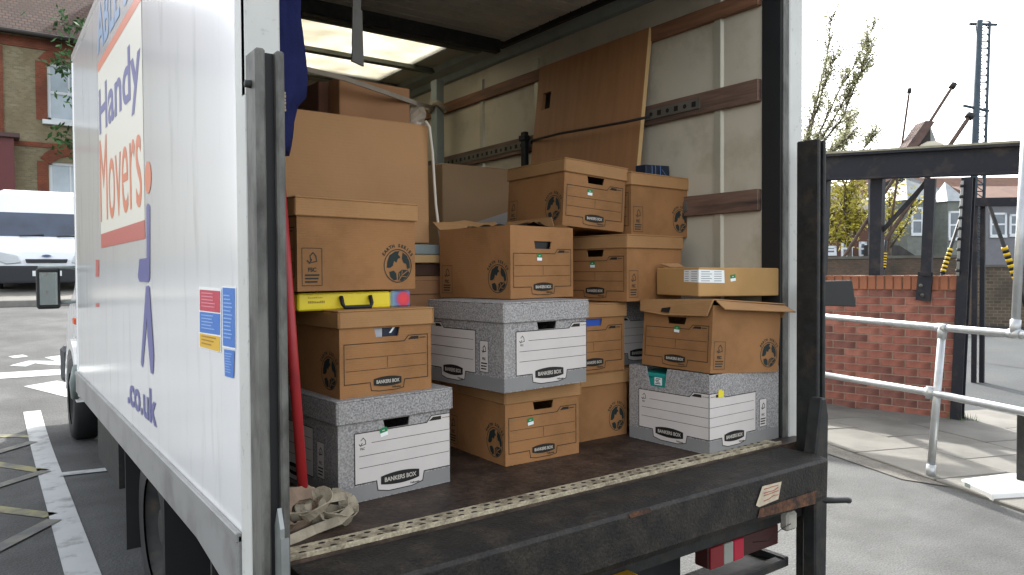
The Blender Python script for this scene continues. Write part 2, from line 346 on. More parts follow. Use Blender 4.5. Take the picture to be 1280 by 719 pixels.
def strip(pts, wd, name, m, lift=.004, step=.3):
    """painted band on the ground along pts (xy), width wd"""
    b = MB(); P = []
    for (a, c) in zip(pts[:-1], pts[1:]):
        a = Vector(a[:2]); c = Vector(c[:2]); n = max(1, int((c-a).length/step))
        for i in range(n): P.append(a.lerp(c, i/n))
    P.append(Vector(pts[-1][:2]))
    for i, p in enumerate(P):
        t = (P[min(i+1, len(P)-1)]-P[max(i-1, 0)]).normalized(); nrm = Vector((-t.y, t.x))
        wv = wd if not isinstance(wd, tuple) else wd[0]+(wd[1]-wd[0])*i/max(1, len(P)-1)
        for s in (-1, 1):
            q = p + nrm*(s*wv/2); b.v.append((q.x, q.y, gz(q.x, q.y)+lift))
    for i in range(len(P)-1): b.f.append((2*i, 2*i+2, 2*i+3, 2*i+1)); b.m.append(0); b.sm.append(False)
    return tag(b.build(name, m), kind='structure')
# bay marking: thick white line, cross lines, hatch
A = on_g(40, 515); B = on_g(103, 719)
d = (B-A).normalized(); B2 = B + d*5
strip([A, B2], .14, 'bay_line', ROADW)
strip([on_g(76, 595), on_g(185, 583)], .10, 'bay_line', ROADW, .008)
strip([on_g(-60, 474), on_g(100, 464)], .34, 'road_line', ROADW)
strip([on_g(62, 492), on_g(104, 484)], .95, 'sunlit_patch', ROADW)  # pool of sunlight painted on the road as a white patch
for a, c in (((-40, 545), (43, 546)), ((-30, 577), (55, 590)), ((-30, 634), (64, 646))):
    strip([on_g(*a), on_g(*c)], .09, 'hatch_line', ROADY, .004)
for a, c in (((-30, 618), (58, 590)), ((-30, 703), (68, 652)), ((-30, 575), (42, 553))):
    strip([on_g(*a), on_g(*c)], .09, 'hatch_line', ROADF, .008)
strip([on_g(14, 447), on_g(32, 445)], .16, 'road_lettering', ROADW); 
strip([on_g(22, 458), on_g(40, 453), on_g(60, 454), on_g(78, 457), on_g(79, 450), on_g(66, 446)], .2, 'road_lettering', ROADW)

# far pavement and kerb across the street on the left
kerbY = 16.7
b = MB()
xs = frange(-40, 14.1, 1.0); ys = [kerbY+.13, 17.5, 19, 21, 23, 25, 28]
vs = [(x, y, gz(x, y)+.11) for y in ys for x in xs]; nx = len(xs)
b.add(vs, [(j*nx+i, j*nx+i+1, (j+1)*nx+i+1, (j+1)*nx+i) for j in range(len(ys)-1) for i in range(nx-1)])
tag(b.build('pavement', PAVE), kind='structure')
b = MB()
for i, x in enumerate(xs[:-1]):
    z = gz(x+.5, kerbY)
    b.box((x+.5, kerbY+.062, z+.03), (.985, .125, .18))
tag(b.build('kerb', KERB, bevel=.012), kind='structure')

# ---------------- right hand pavement with slabs
pave = MB()
PX0, PX1 = 5.02, 7.12
pave.add([(4.93, 2.42, .006), (5.36, 3.6, .006), (5.9, 5.2, .006), (6.6, 7.2, .006), (9.0, 7.2, .006), (7.18, 3.05, .006), (7.5, 1.2, .006), (7.5, -3, .006), (5.3, -3, .006), (5.15, 1.2, .006), (5.05, 2.0, .006)], [tuple(range(11))])
pv = tag(pave.build('pavement', mat('slab_joint', '#56534d', .95, var=.15, vscale=5, grain=(70, .3))), kind='structure')
slabm = MB(); slabm.box((0, 0, 0), (.742, .592, .03)); slab_mesh = slabm.mesh('paving_slab', PAVE, .006)
# rows run along the rail direction
rd = Vector((.43, 1.06, 0)).normalized(); pd = Vector((rd.y, -rd.x, 0)); org = Vector((5.02, 2.36, 0)); ang = math.atan2(rd.y, rd.x)
random.seed(3)
for r_ in range(4):
    for k in range(-7, 7):
        c = org + rd*((k+.5*(r_ % 2)+.4)*.75) + pd*((r_+.5)*.6+.06)
        if c.y < -1.5 or c.y > 6.5 or (c.x > 7.15 and c.y > 2.9): continue
        s_ = obj('paving_slab', slab_mesh, pv, (c.x, c.y, .006+random.uniform(-.004, .002)), (random.uniform(-.006, .006), random.uniform(-.006, .006), ang+random.uniform(-.006, .006)))

# ================================================================== LEFT HOUSE
def house_left():
    t = thing('brick_house', 'two storey yellow brick house with red brick trim and tiled roof across the street', 'house', (0, 26.6, 1.75))
    Y = 0.0
    def hx(px): return on_y(px, 200, 26.6).x
    def hz(px, py): return on_y(px, py, 26.6).z - 1.75
    WALL = brickmat('yellow_brick', '#90866c', '#787058', '#8b8270', 4.4, var='#75694f')
    TRIM = brickmat('red_trim_brick', '#8a4e3a', '#79432f', '#76604e', 4.4, var='#5f3a30')
    ROOF = brickmat('roof_tiles', '#5d4a41', '#4c3d37', '#332a26', 3.2, axes='XZ', bw=.5, rh=.4, ms=.05, var='#45382f')
    x0, x1 = -7.0, 8.0; eav = hz(48, 47)
    wx0, wx1 = hx(61), hx(61)+1.15       # window column
    wins = [(hz(75, 152), hz(75, 80), wx0, wx1), (.9+.1, hz(75, 203), wx0, wx1), (hz(75, 152), hz(75, 80), wx0-4.3, wx1-4.3)]
    wall = MB()
    # wall with openings: columns
    cols = sorted(set([x0, x1, wx0, wx1, wx0-4.3, wx1-4.3]))
    for a, c in zip(cols[:-1], cols[1:]):
        hs = sorted([(lo, hi) for lo, hi, wa, wb in wins if abs(wa-a) < 1e-6])
        z = -1.2
        for lo, hi in hs: wall.bx((a, 0, z), (c, .25, lo)); z = hi
        wall.bx((a, 0, z), (c, .25, eav))
    wall.bx((x0, .25, -1.2), (x1, 7.5, eav-.02))
    wall.build('wall', WALL, t)
    trim = MB()
    for lo, hi, wa, wb in wins:
        for k in range(8):                      # toothed red quoins
            zz = lo+(hi-lo)*k/8; ext = .30
            trim.bx((wa-ext, -.03, zz), (wa-.02, .02, zz+(hi-lo)/8)); trim.bx((wb+.02, -.03, zz), (wb+ext, .02, zz+(hi-lo)/8))
        for k in range(9):                      # arch of rubbed bricks
            a0 = PI*(.18+.64*k/9); a1 = PI*(.18+.64*(k+1)/9); cx = (wa+wb)/2; r0, r1 = .62, .95; cz = hi-.42
            pl = [(cx-r0*math.cos(a0), cz+r0*math.sin(a0)), (cx-r1*math.cos(a0), cz+r1*math.sin(a0)), (cx-r1*math.cos(a1), cz+r1*math.sin(a1)), (cx-r0*math.cos(a1), cz+r0*math.sin(a1))]
            trim.prism(pl, 'Y', -.035, .02)
    for zz, hh in ((eav-.36, .3), (hz(75, 186), .14)): trim.bx((x0, -.04, zz), (x1, .02, zz+hh))
    trim.bx((hx(-16), -.045, -.2), (hx(6), .02, eav-.4))
    trim.build('red_trim', TRIM, t)
    for lo, hi, wa, wb in wins:
        f = MB(); cx = (wa+wb)/2
        f.bx((wa, .08, lo), (wa+.09, .17, hi)); f.bx((wb-.09, .08, lo), (wb, .17, hi)); f.bx((wa, .08, hi-.09), (wb, .17, hi)); f.bx((wa, .08, lo), (wb, .17, lo+.1))
        f.bx((wa+.09, .085, (lo+hi)/2-.04), (wb-.09, .165, (lo+hi)/2+.04)); f.bx((cx-.025, .1, (lo+hi)/2+.04), (cx+.025, .16, hi-.09))
        wo_ = f.build('window', WINW, t)
        MB().bx((wa+.06, .12, lo+.06), (wb-.06, .14, hi-.06)).build('pane', mat('pale_blind', '#aab6bd', .25, spec=.6, var=.1, vscale=2), wo_)
        MB().bx((wa-.15, -.16, lo-.13), (wb+.15, .1, lo)).build('sill', WINW, wo_)
    # porch
    pz = hz(8, 170); p = MB(); p.bx((hx(-40), -.55, -1.2), (hx(17), 0, pz-.12)); p.build('porch', mat('dark_red_paint', '#5f2a2a', .5), t)
    MB().bx((hx(-42), -.7, pz-.12), (hx(24), 0, pz)).build('porch_roof', mat('porch_lead', '#4d3834', .6), t)
    # roof slope
    rf = MB(); rf.prism([(-.35, eav-.05), (-.35, eav+.08), (3.6, eav+3.3), (7.6, eav+.08), (7.6, eav-.05), (3.6, eav+3.1)], 'X', x0-.3, x1+.3)
    roof = rf.build('roof', ROOF, t)
    MB().tube([(x0-.3, -.42, eav-.02), (x1+.3, -.42, eav-.02)], .07, 8).build('gutter', mat('gutter_dark', '#38322e', .6), roof)
    ch = MB(); ch.bx((4.6, 3.0, eav+2.4), (5.9, 3.8, eav+4.6)); ch.build('chimney', TRIM, roof)
    return t
house_left()

# climbing plant in front of the upper window
def leaves(mb, pts, n, spread, size, rnd, m=0):
    for _ in range(n):
        c = Vector(rnd.choice(pts)) + Vector((rnd.gauss(0, spread), rnd.gauss(0, spread), rnd.gauss(0, spread)))
        a = Vector((rnd.uniform(-1, 1), rnd.uniform(-1, 1), rnd.uniform(-1, 1))).normalized(); bb = a.orthogonal().normalized(); s = size*rnd.uniform(.5, 1.3)
        mb.add([c-a*s, c+bb*s*.5, c+a*s, c-bb*s*.5], [(0, 1, 2, 3)], m)
rn = random.Random(11)
ptop = on_y(84, 62, 26.2)
pt = thing('young_tree', 'dark leafy tree growing in front of the brick house window', 'tree', (ptop.x+.9, 25.4, gz(ptop.x, 25.4)+.11))
bx_, by_, bz_ = pt.location
tr = MB(); H = ptop.z - bz_ + .6
tr.tube([(0, 0, 0), (.05, 0, H*.4), (-.05, .05, H*.7), (-.1, .1, H)], [.12, .09, .06, .02], 7)
brs = []
for k in range(16):
    z = H*(.45+.035*k); a = rn.uniform(0, 6.28); L_ = rn.uniform(.5, 1.1)
    e = Vector((math.cos(a)*L_-.35, math.sin(a)*L_*.6, z+rn.uniform(.1, .5))); tr.tube([(0, .03, z), tuple(e*.5+Vector((0, 0, z*.5))), tuple(e)], [.035, .025, .01], 5); brs += [e, e*.5+Vector((0, .02, z*.5)), e*.8+Vector((0, 0, z*.2))]
tr.build('trunk', BARK, pt)
lf = MB(); leaves(lf, brs, 1100, .2, .11, rn); lf.build('crown', LEAF[2], pt)

# ================================================================== WHITE VAN
def wheel(parent, loc, r=.33, wd=.2, face=-1, rimc=None, name='wheel'):
    w_ = obj(name, MB().lathe([(r*.62, -wd/2), (r*.93, -wd/2), (r, -wd*.36), (r, wd*.36), (r*.93, wd/2), (r*.62, wd/2)], 28).mesh('tyre', BLACKR), parent, loc)
    rm = MB().lathe([(0.001, face*wd*.30), (r*.2, face*wd*.34), (r*.28, face*wd*.22), (r*.5, face*wd*.2), (r*.62, face*wd*.46), (r*.64, face*wd*.2), (r*.64, -face*wd*.4)], 24)
    obj('rim', rm.mesh('rim', rimc or GALV), w_)
    return w_
def van():
    c = on_y(50, 362, 18.3); x = c.x + .13
    t = thing('white_van', 'white panel van facing the camera, parked in front of the brick house', 'van', (x, 18.3, gz(x, 18.3)+.11), (0, 0, R(-1)))
    hw = .985
    # side profile sections (y, z) ; front at y=0 (faces -Y)
    def sect(y, z0, z1, w0, w1): return [(-w0, y, z0), (w0, y, z0), (w1, y, z1), (-w1, y, z1)]
    S = [(.0, .30, .66, .86, .90), (.05, .28, .84, .93, .93), (.50, .28, 1.03, .97, .94), (.95, .28, 1.16, .985, .93), (1.45, .28, 1.74, .985, .86), (1.70, .28, 2.18, .985, .82), (2.1, .28, 2.30, .985, .82), (4.9, .28, 2.30, .985, .82), (5.0, .4, 2.22, .96, .78)]
    vs = []; fs = []
    for (y, z0, z1, w0, w1) in S:
        zm = z0+(min(z1, 1.2)-z0)*.75
        vs += [(-w0*.97, y, z0), (w0*.97, y, z0), (w0, y, zm), (w1, y, z1-.06), (w1*.86, y, z1), (-w1*.86, y, z1), (-w1, y, z1-.06), (-w0, y, zm)]
    for i in range(len(S)-1):
        for j in range(8): fs.append((i*8+j, i*8+(j+1) % 8, (i+1)*8+(j+1) % 8, (i+1)*8+j))
    fs += [tuple(range(8))[::-1], tuple(range((len(S)-1)*8, len(S)*8))]
    body = MB().add(vs, fs).build('body', VWHITE, t, bevel=.03, seg=2)
    def slope(y): return 1.27+(y-1.05)/.7*.75
    ws = MB(); ws.add([(-.88, .965, 1.20), (.88, .965, 1.20), (.82, 1.43, 1.74), (-.82, 1.43, 1.74), (-.88, 1.0, 1.18), (.88, 1.0, 1.18), (.82, 1.46, 1.72), (-.82, 1.46, 1.72)], [(0, 1, 2, 3), (4, 7, 6, 5), (0, 4, 5, 1), (1, 5, 6, 2), (2, 6, 7, 3), (3, 7, 4, 0)])
    wso = ws.build('windscreen', VGLASS, t)
    wp = MB()
    for sx in (-.45, .25): wp.tube([(sx, .95, 1.20), (sx+.45, .97, 1.235)], .014, 5)
    wp.build('wiper', VBLACK, wso)
    for s in (-1, 1):
        MB().add([(s*.995, 1.15, 1.20), (s*.995, 2.1, 1.20), (s*.90, 2.1, 1.75), (s*.91, 1.52, 1.73)], [(0, 1, 2, 3)]).add([(s*.97, 1.15, 1.20), (s*.97, 2.1, 1.20), (s*.87, 2.1, 1.75), (s*.87, 1.52, 1.73)], [(0, 1, 2, 3)]).build('side_window', VGLASS, t)
        hl = MB(); hl.prism([(s*.44, .60), (s*.50, .76), (s*.84, .84), (s*.90, .66), (s*.70, .57)], 'Y', -.035, .2); hl.build('headlight', HEADL, t, bevel=.015)
        m = MB(); m.box((s*1.12, 1.15, 1.22), (.2, .1, .28)); m.box((s*1.0, 1.18, 1.2), (.12, .05, .06)); m.build('wing_mirror', VBLACK, t, bevel=.025)
        for y in (.85, 4.1): wheel(t, (s*.86, y, .33), .33, .2, s)
    g = MB(); g.prism([(-.38, .68), (-.36, .60), (.36, .60), (.38, .68)], 'Y', -.045, .05); gr = g.build('grille', VBLACK, t, bevel=.008)
    bd = MB().prism([(-.09+.18*i/11*1.0, .75+.026*math.sin(PI*i/11)) for i in range(12)]+[(.09-.18*i/11, .75-.026*math.sin(PI*i/11)) for i in range(1, 11)], 'Y', -.03, .05); bd.build('badge', mat('badge_blue', '#3b5680', .3), t)
    bp = MB(); bp.prism([(-.95, .18), (-.99, .40), (-.96, .54), (.96, .54), (.99, .40), (.95, .18)], 'Y', -.09, .4); bp.build('bumper', VBLACK, t, bevel=.04, seg=2)
    MB().box((0, -.1, .38), (.52, .015, .11)).build('number_plate', WINW, t)
van()

# ================================================================== LORRY
LR = thing('box_lorry', 'white box lorry with its rear door open, seen from its rear corner', 'lorry', (1.57, 4.0, 0))
def part(name, mb, m, root=LR, bevel=0, seg=1, **kw):
    """mb holds world coordinates; the part is parented to root (unrotated)"""
    o = mb.build(name, m, root, bevel, seg, **kw)
    q = root; off = Vector((0, 0, 0))
    while q is not None: off += q.location; q = q.parent
    o.location = -off; return o
XL, XLI, XRI, XR = .50, .535, 2.545, 2.66
YB, YF = 1.71, 5.42
ZF, ZC, ZT = .74, 2.72, 2.78
ZS = .775
# left side wall: main panel, corner post, bottom rail
b = MB(); b.bx((XL, YB+.085, ZS), (XLI, YF-.05, ZT-.05)); lw = part('side_wall', b, TRUCKW)
b = MB(); b.bx((XLI+.001, YB+.1, ZF+.001), (XLI+.006, 4.93, ZC-.002)); part('dark_liner', b, mat('liner_dark', '#4d3f31', .75, var=.15, vscale=4, stretch=(1, 1, 5)))  # unseen dark liner, added to cut bounce light on the boxes' left sides
b = MB(); b.bx((XL-.004, YB+.085, ZT-.05), (XLI+.03, YF, ZT+.004)); b.bx((XL-.004, YF-.05, .66), (XLI, YF, ZT-.05)); part('edge_trim', b, TRUCKW, bevel=.01)
b = MB(); b.bx((XL-.004, YB, .60), (XL+.04, YB+.083, ZT)); b.bx((XL-.004, YB-.006, 1.80), (.575, YB+.03, ZT)); part('corner_post', b, POSTW, bevel=.004)
b = MB(); b.prism([(YB+.086, ZS-.002), (YB+.086, .60), (YB+.5, .645), (YF, .645), (YF, ZS-.002)], 'X', XL-.012, XL+.02); b.bx((XL-.016, YB+.086, ZS-.02), (XL, YF, ZS+.004)); sk = part('skirt', b, TRUCKG, bevel=.003)
# right wall, bulkhead, roof
b = MB(); b.bx((XRI, YB+.03, ZF-.12), (XR, YF, ZT)); part('side_wall', b, [GRP])
b = MB(); b.bx((XLI, 4.94, ZF), (XRI, 5.0, ZC)); part('bulkhead', b, GRP)
b = MB(); b.bx((XL, YF-.04, .62), (XR, YF, ZT)); part('front_panel', b, TRUCKW)
SKX1 = 2.27
b = MB(); b.bx((XL, YB, ZC), (XR, 3.70, ZT)); b.bx((SKX1, 3.70, ZC), (XR, 4.70, ZT)); b.bx((XL, 4.70, ZC), (XR, YF, ZT)); b.bx((XL, 3.70, ZC), (.62, 4.70, ZT)); part('roof', b, SHUTTER)
for y0, y1 in ((3.70, 4.215), (4.22, 4.70)):
    b = MB(); b.bx((.62, y0, ZC+.004), (SKX1, y1-.005, ZC+.012)); part('skylight_panel', b, SKYL)
for y in (3.67, 4.215, 4.725):
    b = MB(); b.bx((XLI, y-.025, ZC-.03), (XRI-.02, y+.025, ZC-.001)); part('roof_beam', b, BEAMG, bevel=.004)
# cove between roof and right wall
b = MB(); b.prism([(XRI-.002, ZC-.002), (XRI-.14, ZC-.002), (XRI-.12, ZC-.03), (XRI-.05, ZC-.045), (XRI-.03, ZC-.075), (XRI-.002, ZC-.08)], 'Y', YB+.1, 4.9); part('roof_cove', b, GREYMETAL)
# roller shutter rolled along the ceiling: slats
shm = MB()
for k in range(19):
    y = 1.80+k*.082
    shm.prism([(y, ZC-.052), (y+.07, ZC-.052), (y+.078, ZC-.044), (y+.078, ZC-.03), (y, ZC-.03)], 'X', XLI+.05, XRI-.17)
part('roller_shutter', shm, SHUTTER)
b = MB(); b.bx((XLI+.04, 3.33, ZC-.12), (XRI-.2, 3.38, ZC-.02)); part('shutter_rail', b, DARKST, bevel=.006)
for x in (XLI+.03, XRI-.14):
    b = MB(); b.bx((x-.025, 1.75, ZC-.075), (x, 3.4, ZC-.03)); part('shutter_track', b, DARKST)
# floor, rear sill with tread strip
b = MB(); b.bx((XL+.02, 1.64, .62), (XR-.05, YF, ZF)); fl = part('floor', b, FLOORM)
A_ = on_z(357, 689, ZF); 
b = MB(); b.bx((XLI+.02, 1.655, ZF), (XRI-.1, 1.725, ZF+.005)); b.bx((XLI+.02, 1.648, ZF), (XRI-.1, 1.656, ZF+.012)); ts = part('tread_strip', b, TREAD, fl, bevel=.001)
b = MB()
for k in range(48):
    for rr, yy in ((0, 1.675), (1, 1.705)):
        x = .6+k*.040+rr*.020+random.uniform(-.002, .002)
        if x > 2.42: continue
        n_ = 8; b.add([(x+.0095*math.cos(2*PI*j/n_), yy+.0062*math.sin(2*PI*j/n_), ZF+.0056) for j in range(n_)], [tuple(range(n_))])
part('grip_hole', b, HOLE, fl)['kind'] = 'stuff'
# folded lift platform forming the black rear step
b = MB(); b.prism([(1.648, ZF-.006), (1.50, ZF-.004), (1.456, ZF-.010), (1.449, ZF-.020), (1.452, .60), (1.47, .575), (1.60, .575), (1.648, .60)], 'X', .56, 2.425); st = part('lift_platform', b, STEPM, bevel=.003, seg=2)
b = MB(); b.add([on_y(*p, 1.4475) for p in ((947, 648), (950, 636), (1021, 613), (1019, 630))], [(0, 1, 2, 3)]); part('rust_strip', b, RUST, st)
b = MB(); b.add([on_y(*p, 1.4462) for p in ((949, 634), (945, 632), (953, 608), (977, 602), (973, 624))], [(0, 1, 2, 3, 4)]); sk_ = part('sticker', b, mat('sticker_cream', '#b5a891', .6, var=.15, vscale=30), st)
b = MB()
for k in range(4):
    y0 = 613+k*4; pts = [on_y(955+6*j, y0-j*2.2+random.uniform(-1.5, 1.5), 1.4455) for j in range(4)]
    b.tube(pts, .0012, 4)
part('red_scribble', b, mat('red_ink', '#9b4a3a', .7), sk_)
b = MB(); b.add([on_y(*p, 1.4462) for p in ((788, 648), (786, 642), (812, 635), (815, 640))], [(0, 1, 2, 3)]); part('rust_patch', b, RUST, st)
# lift columns
def column(x0, x1, y0, y1, zb, zt, mtl):
    b = MB(); g = (x1-x0)
    b.bx((x0, y0, zb), (x0+g*.34, y1, zt)); b.bx((x0+g*.70, y0, zb), (x1, y1, zt)); b.bx((x0+g*.34, y0+.028, zb), (x0+g*.70, y1, zt-.003))
    o = part('lift_column', b, mtl, bevel=.004); 
    b = MB(); b.bx((x0+g*.34+.001, y0+.016, zb), (x0+g*.70-.001, y0+.028, zt-.005)); part('slide_groove', b, BLACKR, o); return o
c1 = column(.476, .538, 1.568, 1.64, .15, 1.872, GALV)
b = MB(); b.lathe([(.001, -.012), (.008, -.012), (.009, 0)], 8, 0, Matrix.Translation((.475, 1.60, 1.80))); part('bolt', b, DARKST, c1)
b = MB(); b.prism([(1.53, .3), (1.53, .86), (1.548, .90), (1.566, .86), (1.566, .3)], 'X', .503, .512); b.bx((.503, 1.525, .3), (.52, 1.531, .84)); part('latch_bar', b, mat('latch_zinc', '#8d908d', .4, metal=.5, var=.1, vscale=20), c1)
b = MB(); b.bx((.515, 1.50, .3), (.545, 1.56, .70)); part('lift_arm', b, DARKST, c1)
c2 = column(2.53, 2.585, 1.555, 1.645, .12, 1.885, DARKST)
b = MB(); b.prism([(2.43, .72), (2.43, .1), (2.50, .1), (2.515, .86), (2.50, .93), (2.47, .93)], 'Y', 1.50, 1.553); part('lift_arm', b, DARKST, c2, bevel=.006)
b = MB(); b.tube([(2.47, 1.512, .556), (2.545, 1.5, .545), (2.62, 1.49, .535), (2.635, 1.49, .53)], .012, 8); part('release_handle', b, BLACKR, c2)
b = MB(); b.prism([(on_y(1024, 350, 1.6).x, 1.355), (on_y(1061, 352, 1.6).x, 1.355), (on_y(1066, 385, 1.6).x, 1.248), (on_y(1024, 381, 1.6).x, 1.26)], 'Y', 1.585, 1.60); part('marker_flap', b, mat('flap_green_black', '#0d110f', .6), c2, bevel=.003)
# rear frame on the right: dark seal and white post
b = MB(); b.bx((2.535, YB+.005, ZF), (2.575, YB+.095, ZC)); part('door_seal', b, BLACKR, bevel=.004)
b = MB(); b.bx((2.5765, YB-.005, .5), (XR+.004, YB+.028, ZT)); part('corner_post', b, POSTW, bevel=.004)
b = MB(); b.bx((2.54, YB-.002, ZF), (2.5755, YB+.004, ZC)); part('door_track', b, GALV, bevel=.001)
b = MB(); b.bx((.575, YB, ZC-.1), (2.535, YB+.07, ZC-.001)); part('header', b, DARKST, bevel=.004)
# wall ribs, timber rails, lashing track
for y, px in ((0, 899), (0, 672), (0, 603)):
    p = on_x(px, 100, XRI); b = MB(); b.prism([(XRI+.002, p.y-.026), (XRI-.012, p.y-.016), (XRI-.012, p.y+.016), (XRI+.002, p.y+.026)], 'Z', ZF, ZC-.14); part('wall_rib', b, ALU)
def rail(z0, z1, y0, y1, m_): 
    b = MB(); b.bx((XRI-.024, y0, z0), (XRI+.002, y1, z1)); return part('timber_rail', b, m_, bevel=.003)
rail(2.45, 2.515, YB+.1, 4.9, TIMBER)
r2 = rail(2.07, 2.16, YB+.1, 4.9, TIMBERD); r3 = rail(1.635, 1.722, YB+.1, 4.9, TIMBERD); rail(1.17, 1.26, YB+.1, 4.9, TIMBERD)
for rl, zc_, ya in ((r2, 2.115, 2.10), (r3, 1.678, 2.17)):
    b = MB(); b.bx((XRI-.030, ya, zc_-.022), (XRI-.023, 4.85, zc_+.022)); tk = part('lashing_track', b, mat('track_steel', '#6b675e', .5, metal=.4, var=.15, vscale=9), rl)
    b = MB(); y = ya+.03; k = 0
    while y < 4.8:
        if k % 2: b.lathe([(.001, -.0308), (.010, -.0306)], 10, 0, Matrix.Translation((XRI, y, zc_)))
        else: b.box((XRI-.0305, y, zc_), (.0012, .022, .022))
        y += .05; k += 1
    part('track_hole', b, HOLE, tk)['kind'] = 'stuff'
b = MB(); p0 = on_x(655, 165, XRI-.05); p1 = on_x(655, 211, XRI-.05); b.bx((XRI-.06, p0.y-.02, p1.z), (XRI-.031, p0.y+.02, p0.z)); b.bx((XRI-.07, p0.y-.028, p0.z-.05), (XRI-.028, p0.y+.028, p0.z-.02)); part('lashing_bracket', b, BLACKR, bevel=.004)
# shoring post by the wall
p0 = on_x(546.5, 100, 2.42); b = MB(); b.bx((2.39, p0.y-.035, ZF+.001), (2.45, p0.y+.035, ZC-.09)); part('shoring_post', b, GREYMETAL, bevel=.005)
PY = p0.y
# chassis
b = MB()
for x in (1.0, 2.1): b.bx((x-.04, 1.7, .40), (x+.04, 8.0, .60))
for y in (1.75, 2.4, 4.2, 5.2): b.bx((.95, y-.04, .42), (2.15, y+.04, .58))
b.bx((.75, 3.2, .25), (2.4, 3.4, .45)); b.bx((.56, 4.2, .30), (1.0, 5.0, .60)); b.bx((.545, 2.28, .28), (.86, 2.30, .64))
part('chassis', b, DARKST)
b = MB(); b.bx((.72, 1.60, .47), (2.5, 1.68, .56)); part('rear_crossbeam', b, DARKST)
b = MB(); b.bx((.60, 1.72, .26), (1.96, 1.745, .60)); part('rear_panel', b, BLACKR)
# yellow lift frame and lamps below the step
b = MB(); b.bx((1.50, 1.55, .28), (1.585, 1.60, .49)); b.bx((.53, 1.85, .30), (.55, 2.05, .58)); part('lift_frame', b, YELST, bevel=.004)
lb = MB(); lb.bx((1.962, 1.60, .395), (2.355, 1.66, .47)); lo_ = part('light_bar', lb, REDL2, bevel=.004)
b = MB(); b.bx((1.965, 1.592, .395), (2.035, 1.60, .468)); part('tail_lamp', b, REDL, lo_, bevel=.002)
b = MB(); b.bx((2.036, 1.592, .397), (2.085, 1.60, .467)); part('reverse_lamp', b, LENSG, lo_, bevel=.002)
b = MB(); b.bx((2.086, 1.590, .397), (2.14, 1.60, .468)); part('reflector', b, mat('reflector_red', '#a82236', .3), lo_, bevel=.002)
b = MB(); b.bx((1.55, 1.56, .325), (2.36, 1.60, .355)); b.bx((2.33, 1.56, .325), (2.36, 1.75, .36)); b.bx((1.9, 1.60, .33), (2.33, 1.72, .338)); part('under_run_bar', b, DARKST, bevel=.004)
b = MB(); p = on_y(988, 652, 1.52); b.bx((p.x-.03, 1.51, p.z-.03), (p.x+.03, 1.545, p.z+.035)); br = part('wire_bracket', b, mat('bracket_pale', '#9c978c', .6, var=.15, vscale=20), bevel=.008)
b = MB(); b.tube([(p.x-.02, 1.505, p.z+.0), (p.x-.07, 1.505, p.z-.005), (p.x-.13, 1.52, p.z-.04), (p.x-.16, 1.56, p.z-.05)], .0015, 5); part('wire', b, BLACKR, br)
# wheels
def lwheel(x, y, s): 
    o = wheel(LR, (x-LR.location.x, y-LR.location.y, .35-LR.location.z), .35, .2, s, DARKST); return o
for x, s in ((.66, -1), (2.5, 1)): lwheel(x, 3.3, s); lwheel(x+.05*(-s), 7.2, s)
for x in (.66, 2.5):
    for ya, yb, za in ((3.70, 3.715, .15), (2.84, 2.853, .25)):
        b = MB(); b.bx((x-.14, ya, za), (x+.14, yb, .62)); part('mud_flap', b, BLACKR)
# cab ahead of the box
cabm = MB()
prof = [(5.45, .45), (6.75, .45), (6.83, .72), (7.0, .84), (7.2, .88), (7.4, .84), (7.57, .72), (7.65, .45), (8.05, .40), (8.12, .75), (8.02, 1.05), (7.3, 1.3), (6.55, 2.05), (6.2, 2.2), (5.45, 2.2)]
cabm.prism(prof, 'X', .66, 2.5); cab = part('cab', cabm, TRUCKW, bevel=.04, seg=2)
for x in (.655, 2.505):
    b = MB(); b.prism([(5.75, 1.35), (7.15, 1.35), (6.52, 1.95), (5.75, 1.98)], 'X', x-.006, x+.006); part('side_window', b, VGLASS, cab)
    ar = MB(); n_ = 14
    for k in range(n_):
        a0 = PI*(k/n_); a1 = PI*((k+1)/n_); r0, r1 = .385, .47
        pl = [(7.2-r0*math.cos(a0), .38+r0*math.sin(a0)), (7.2-r1*math.cos(a0), .38+r1*math.sin(a0)), (7.2-r1*math.cos(a1), .38+r1*math.sin(a1)), (7.2-r0*math.cos(a1), .38+r0*math.sin(a1))]
        ar.prism(pl, 'X', x-.045, x+.045)
    part('wheel_arch', ar, TRUCKW, cab)
b = MB(); b.prism([(7.27, 1.34), (7.29, 1.32), (6.55, 2.06), (6.53, 2.08)][::-1], 'X', .78, 2.38); part('windscreen', b, VGLASS, cab)
b = MB(); b.bx((.62, 6.92, .985), (.66, 7.06, 1.035)); part('side_indicator', b, ORANGE, cab, bevel=.006)
mi = MB(); mi.box((.40, 6.2, 1.295), (.145, .10, .29)); mo = part('wing_mirror', mi, BLACKR, cab, bevel=.03, seg=3)
b = MB(); b.bx((.345, 6.147, 1.18), (.455, 6.1495, 1.41)); part('mirror_glass', b, mat('mirror_glass', '#9aa2a0', .05, metal=.9), mo)
b = MB(); b.tube([(.34, 6.2, 1.445), (.5, 6.2, 1.447), (.70, 6.22, 1.43)], .012, 6); b.tube([(.47, 6.2, 1.19), (.70, 6.25, 1.2)], .012, 6); part('mirror_arm', b, GREYMETAL, mo)
b = MB(); b.prism([(7.65, .45), (8.05, .38), (8.16, .42), (8.16, .72), (7.70, .72)], 'X', .61, 2.55); part('bumper', b, VBLACK, cab, bevel=.03)
b = MB(); b.tube([(.60, 6.72, .42), (.585, 6.66, .55), (.60, 6.56, .68)], .03, 6); part('mudguard_stay', b, GREYMETAL, cab)

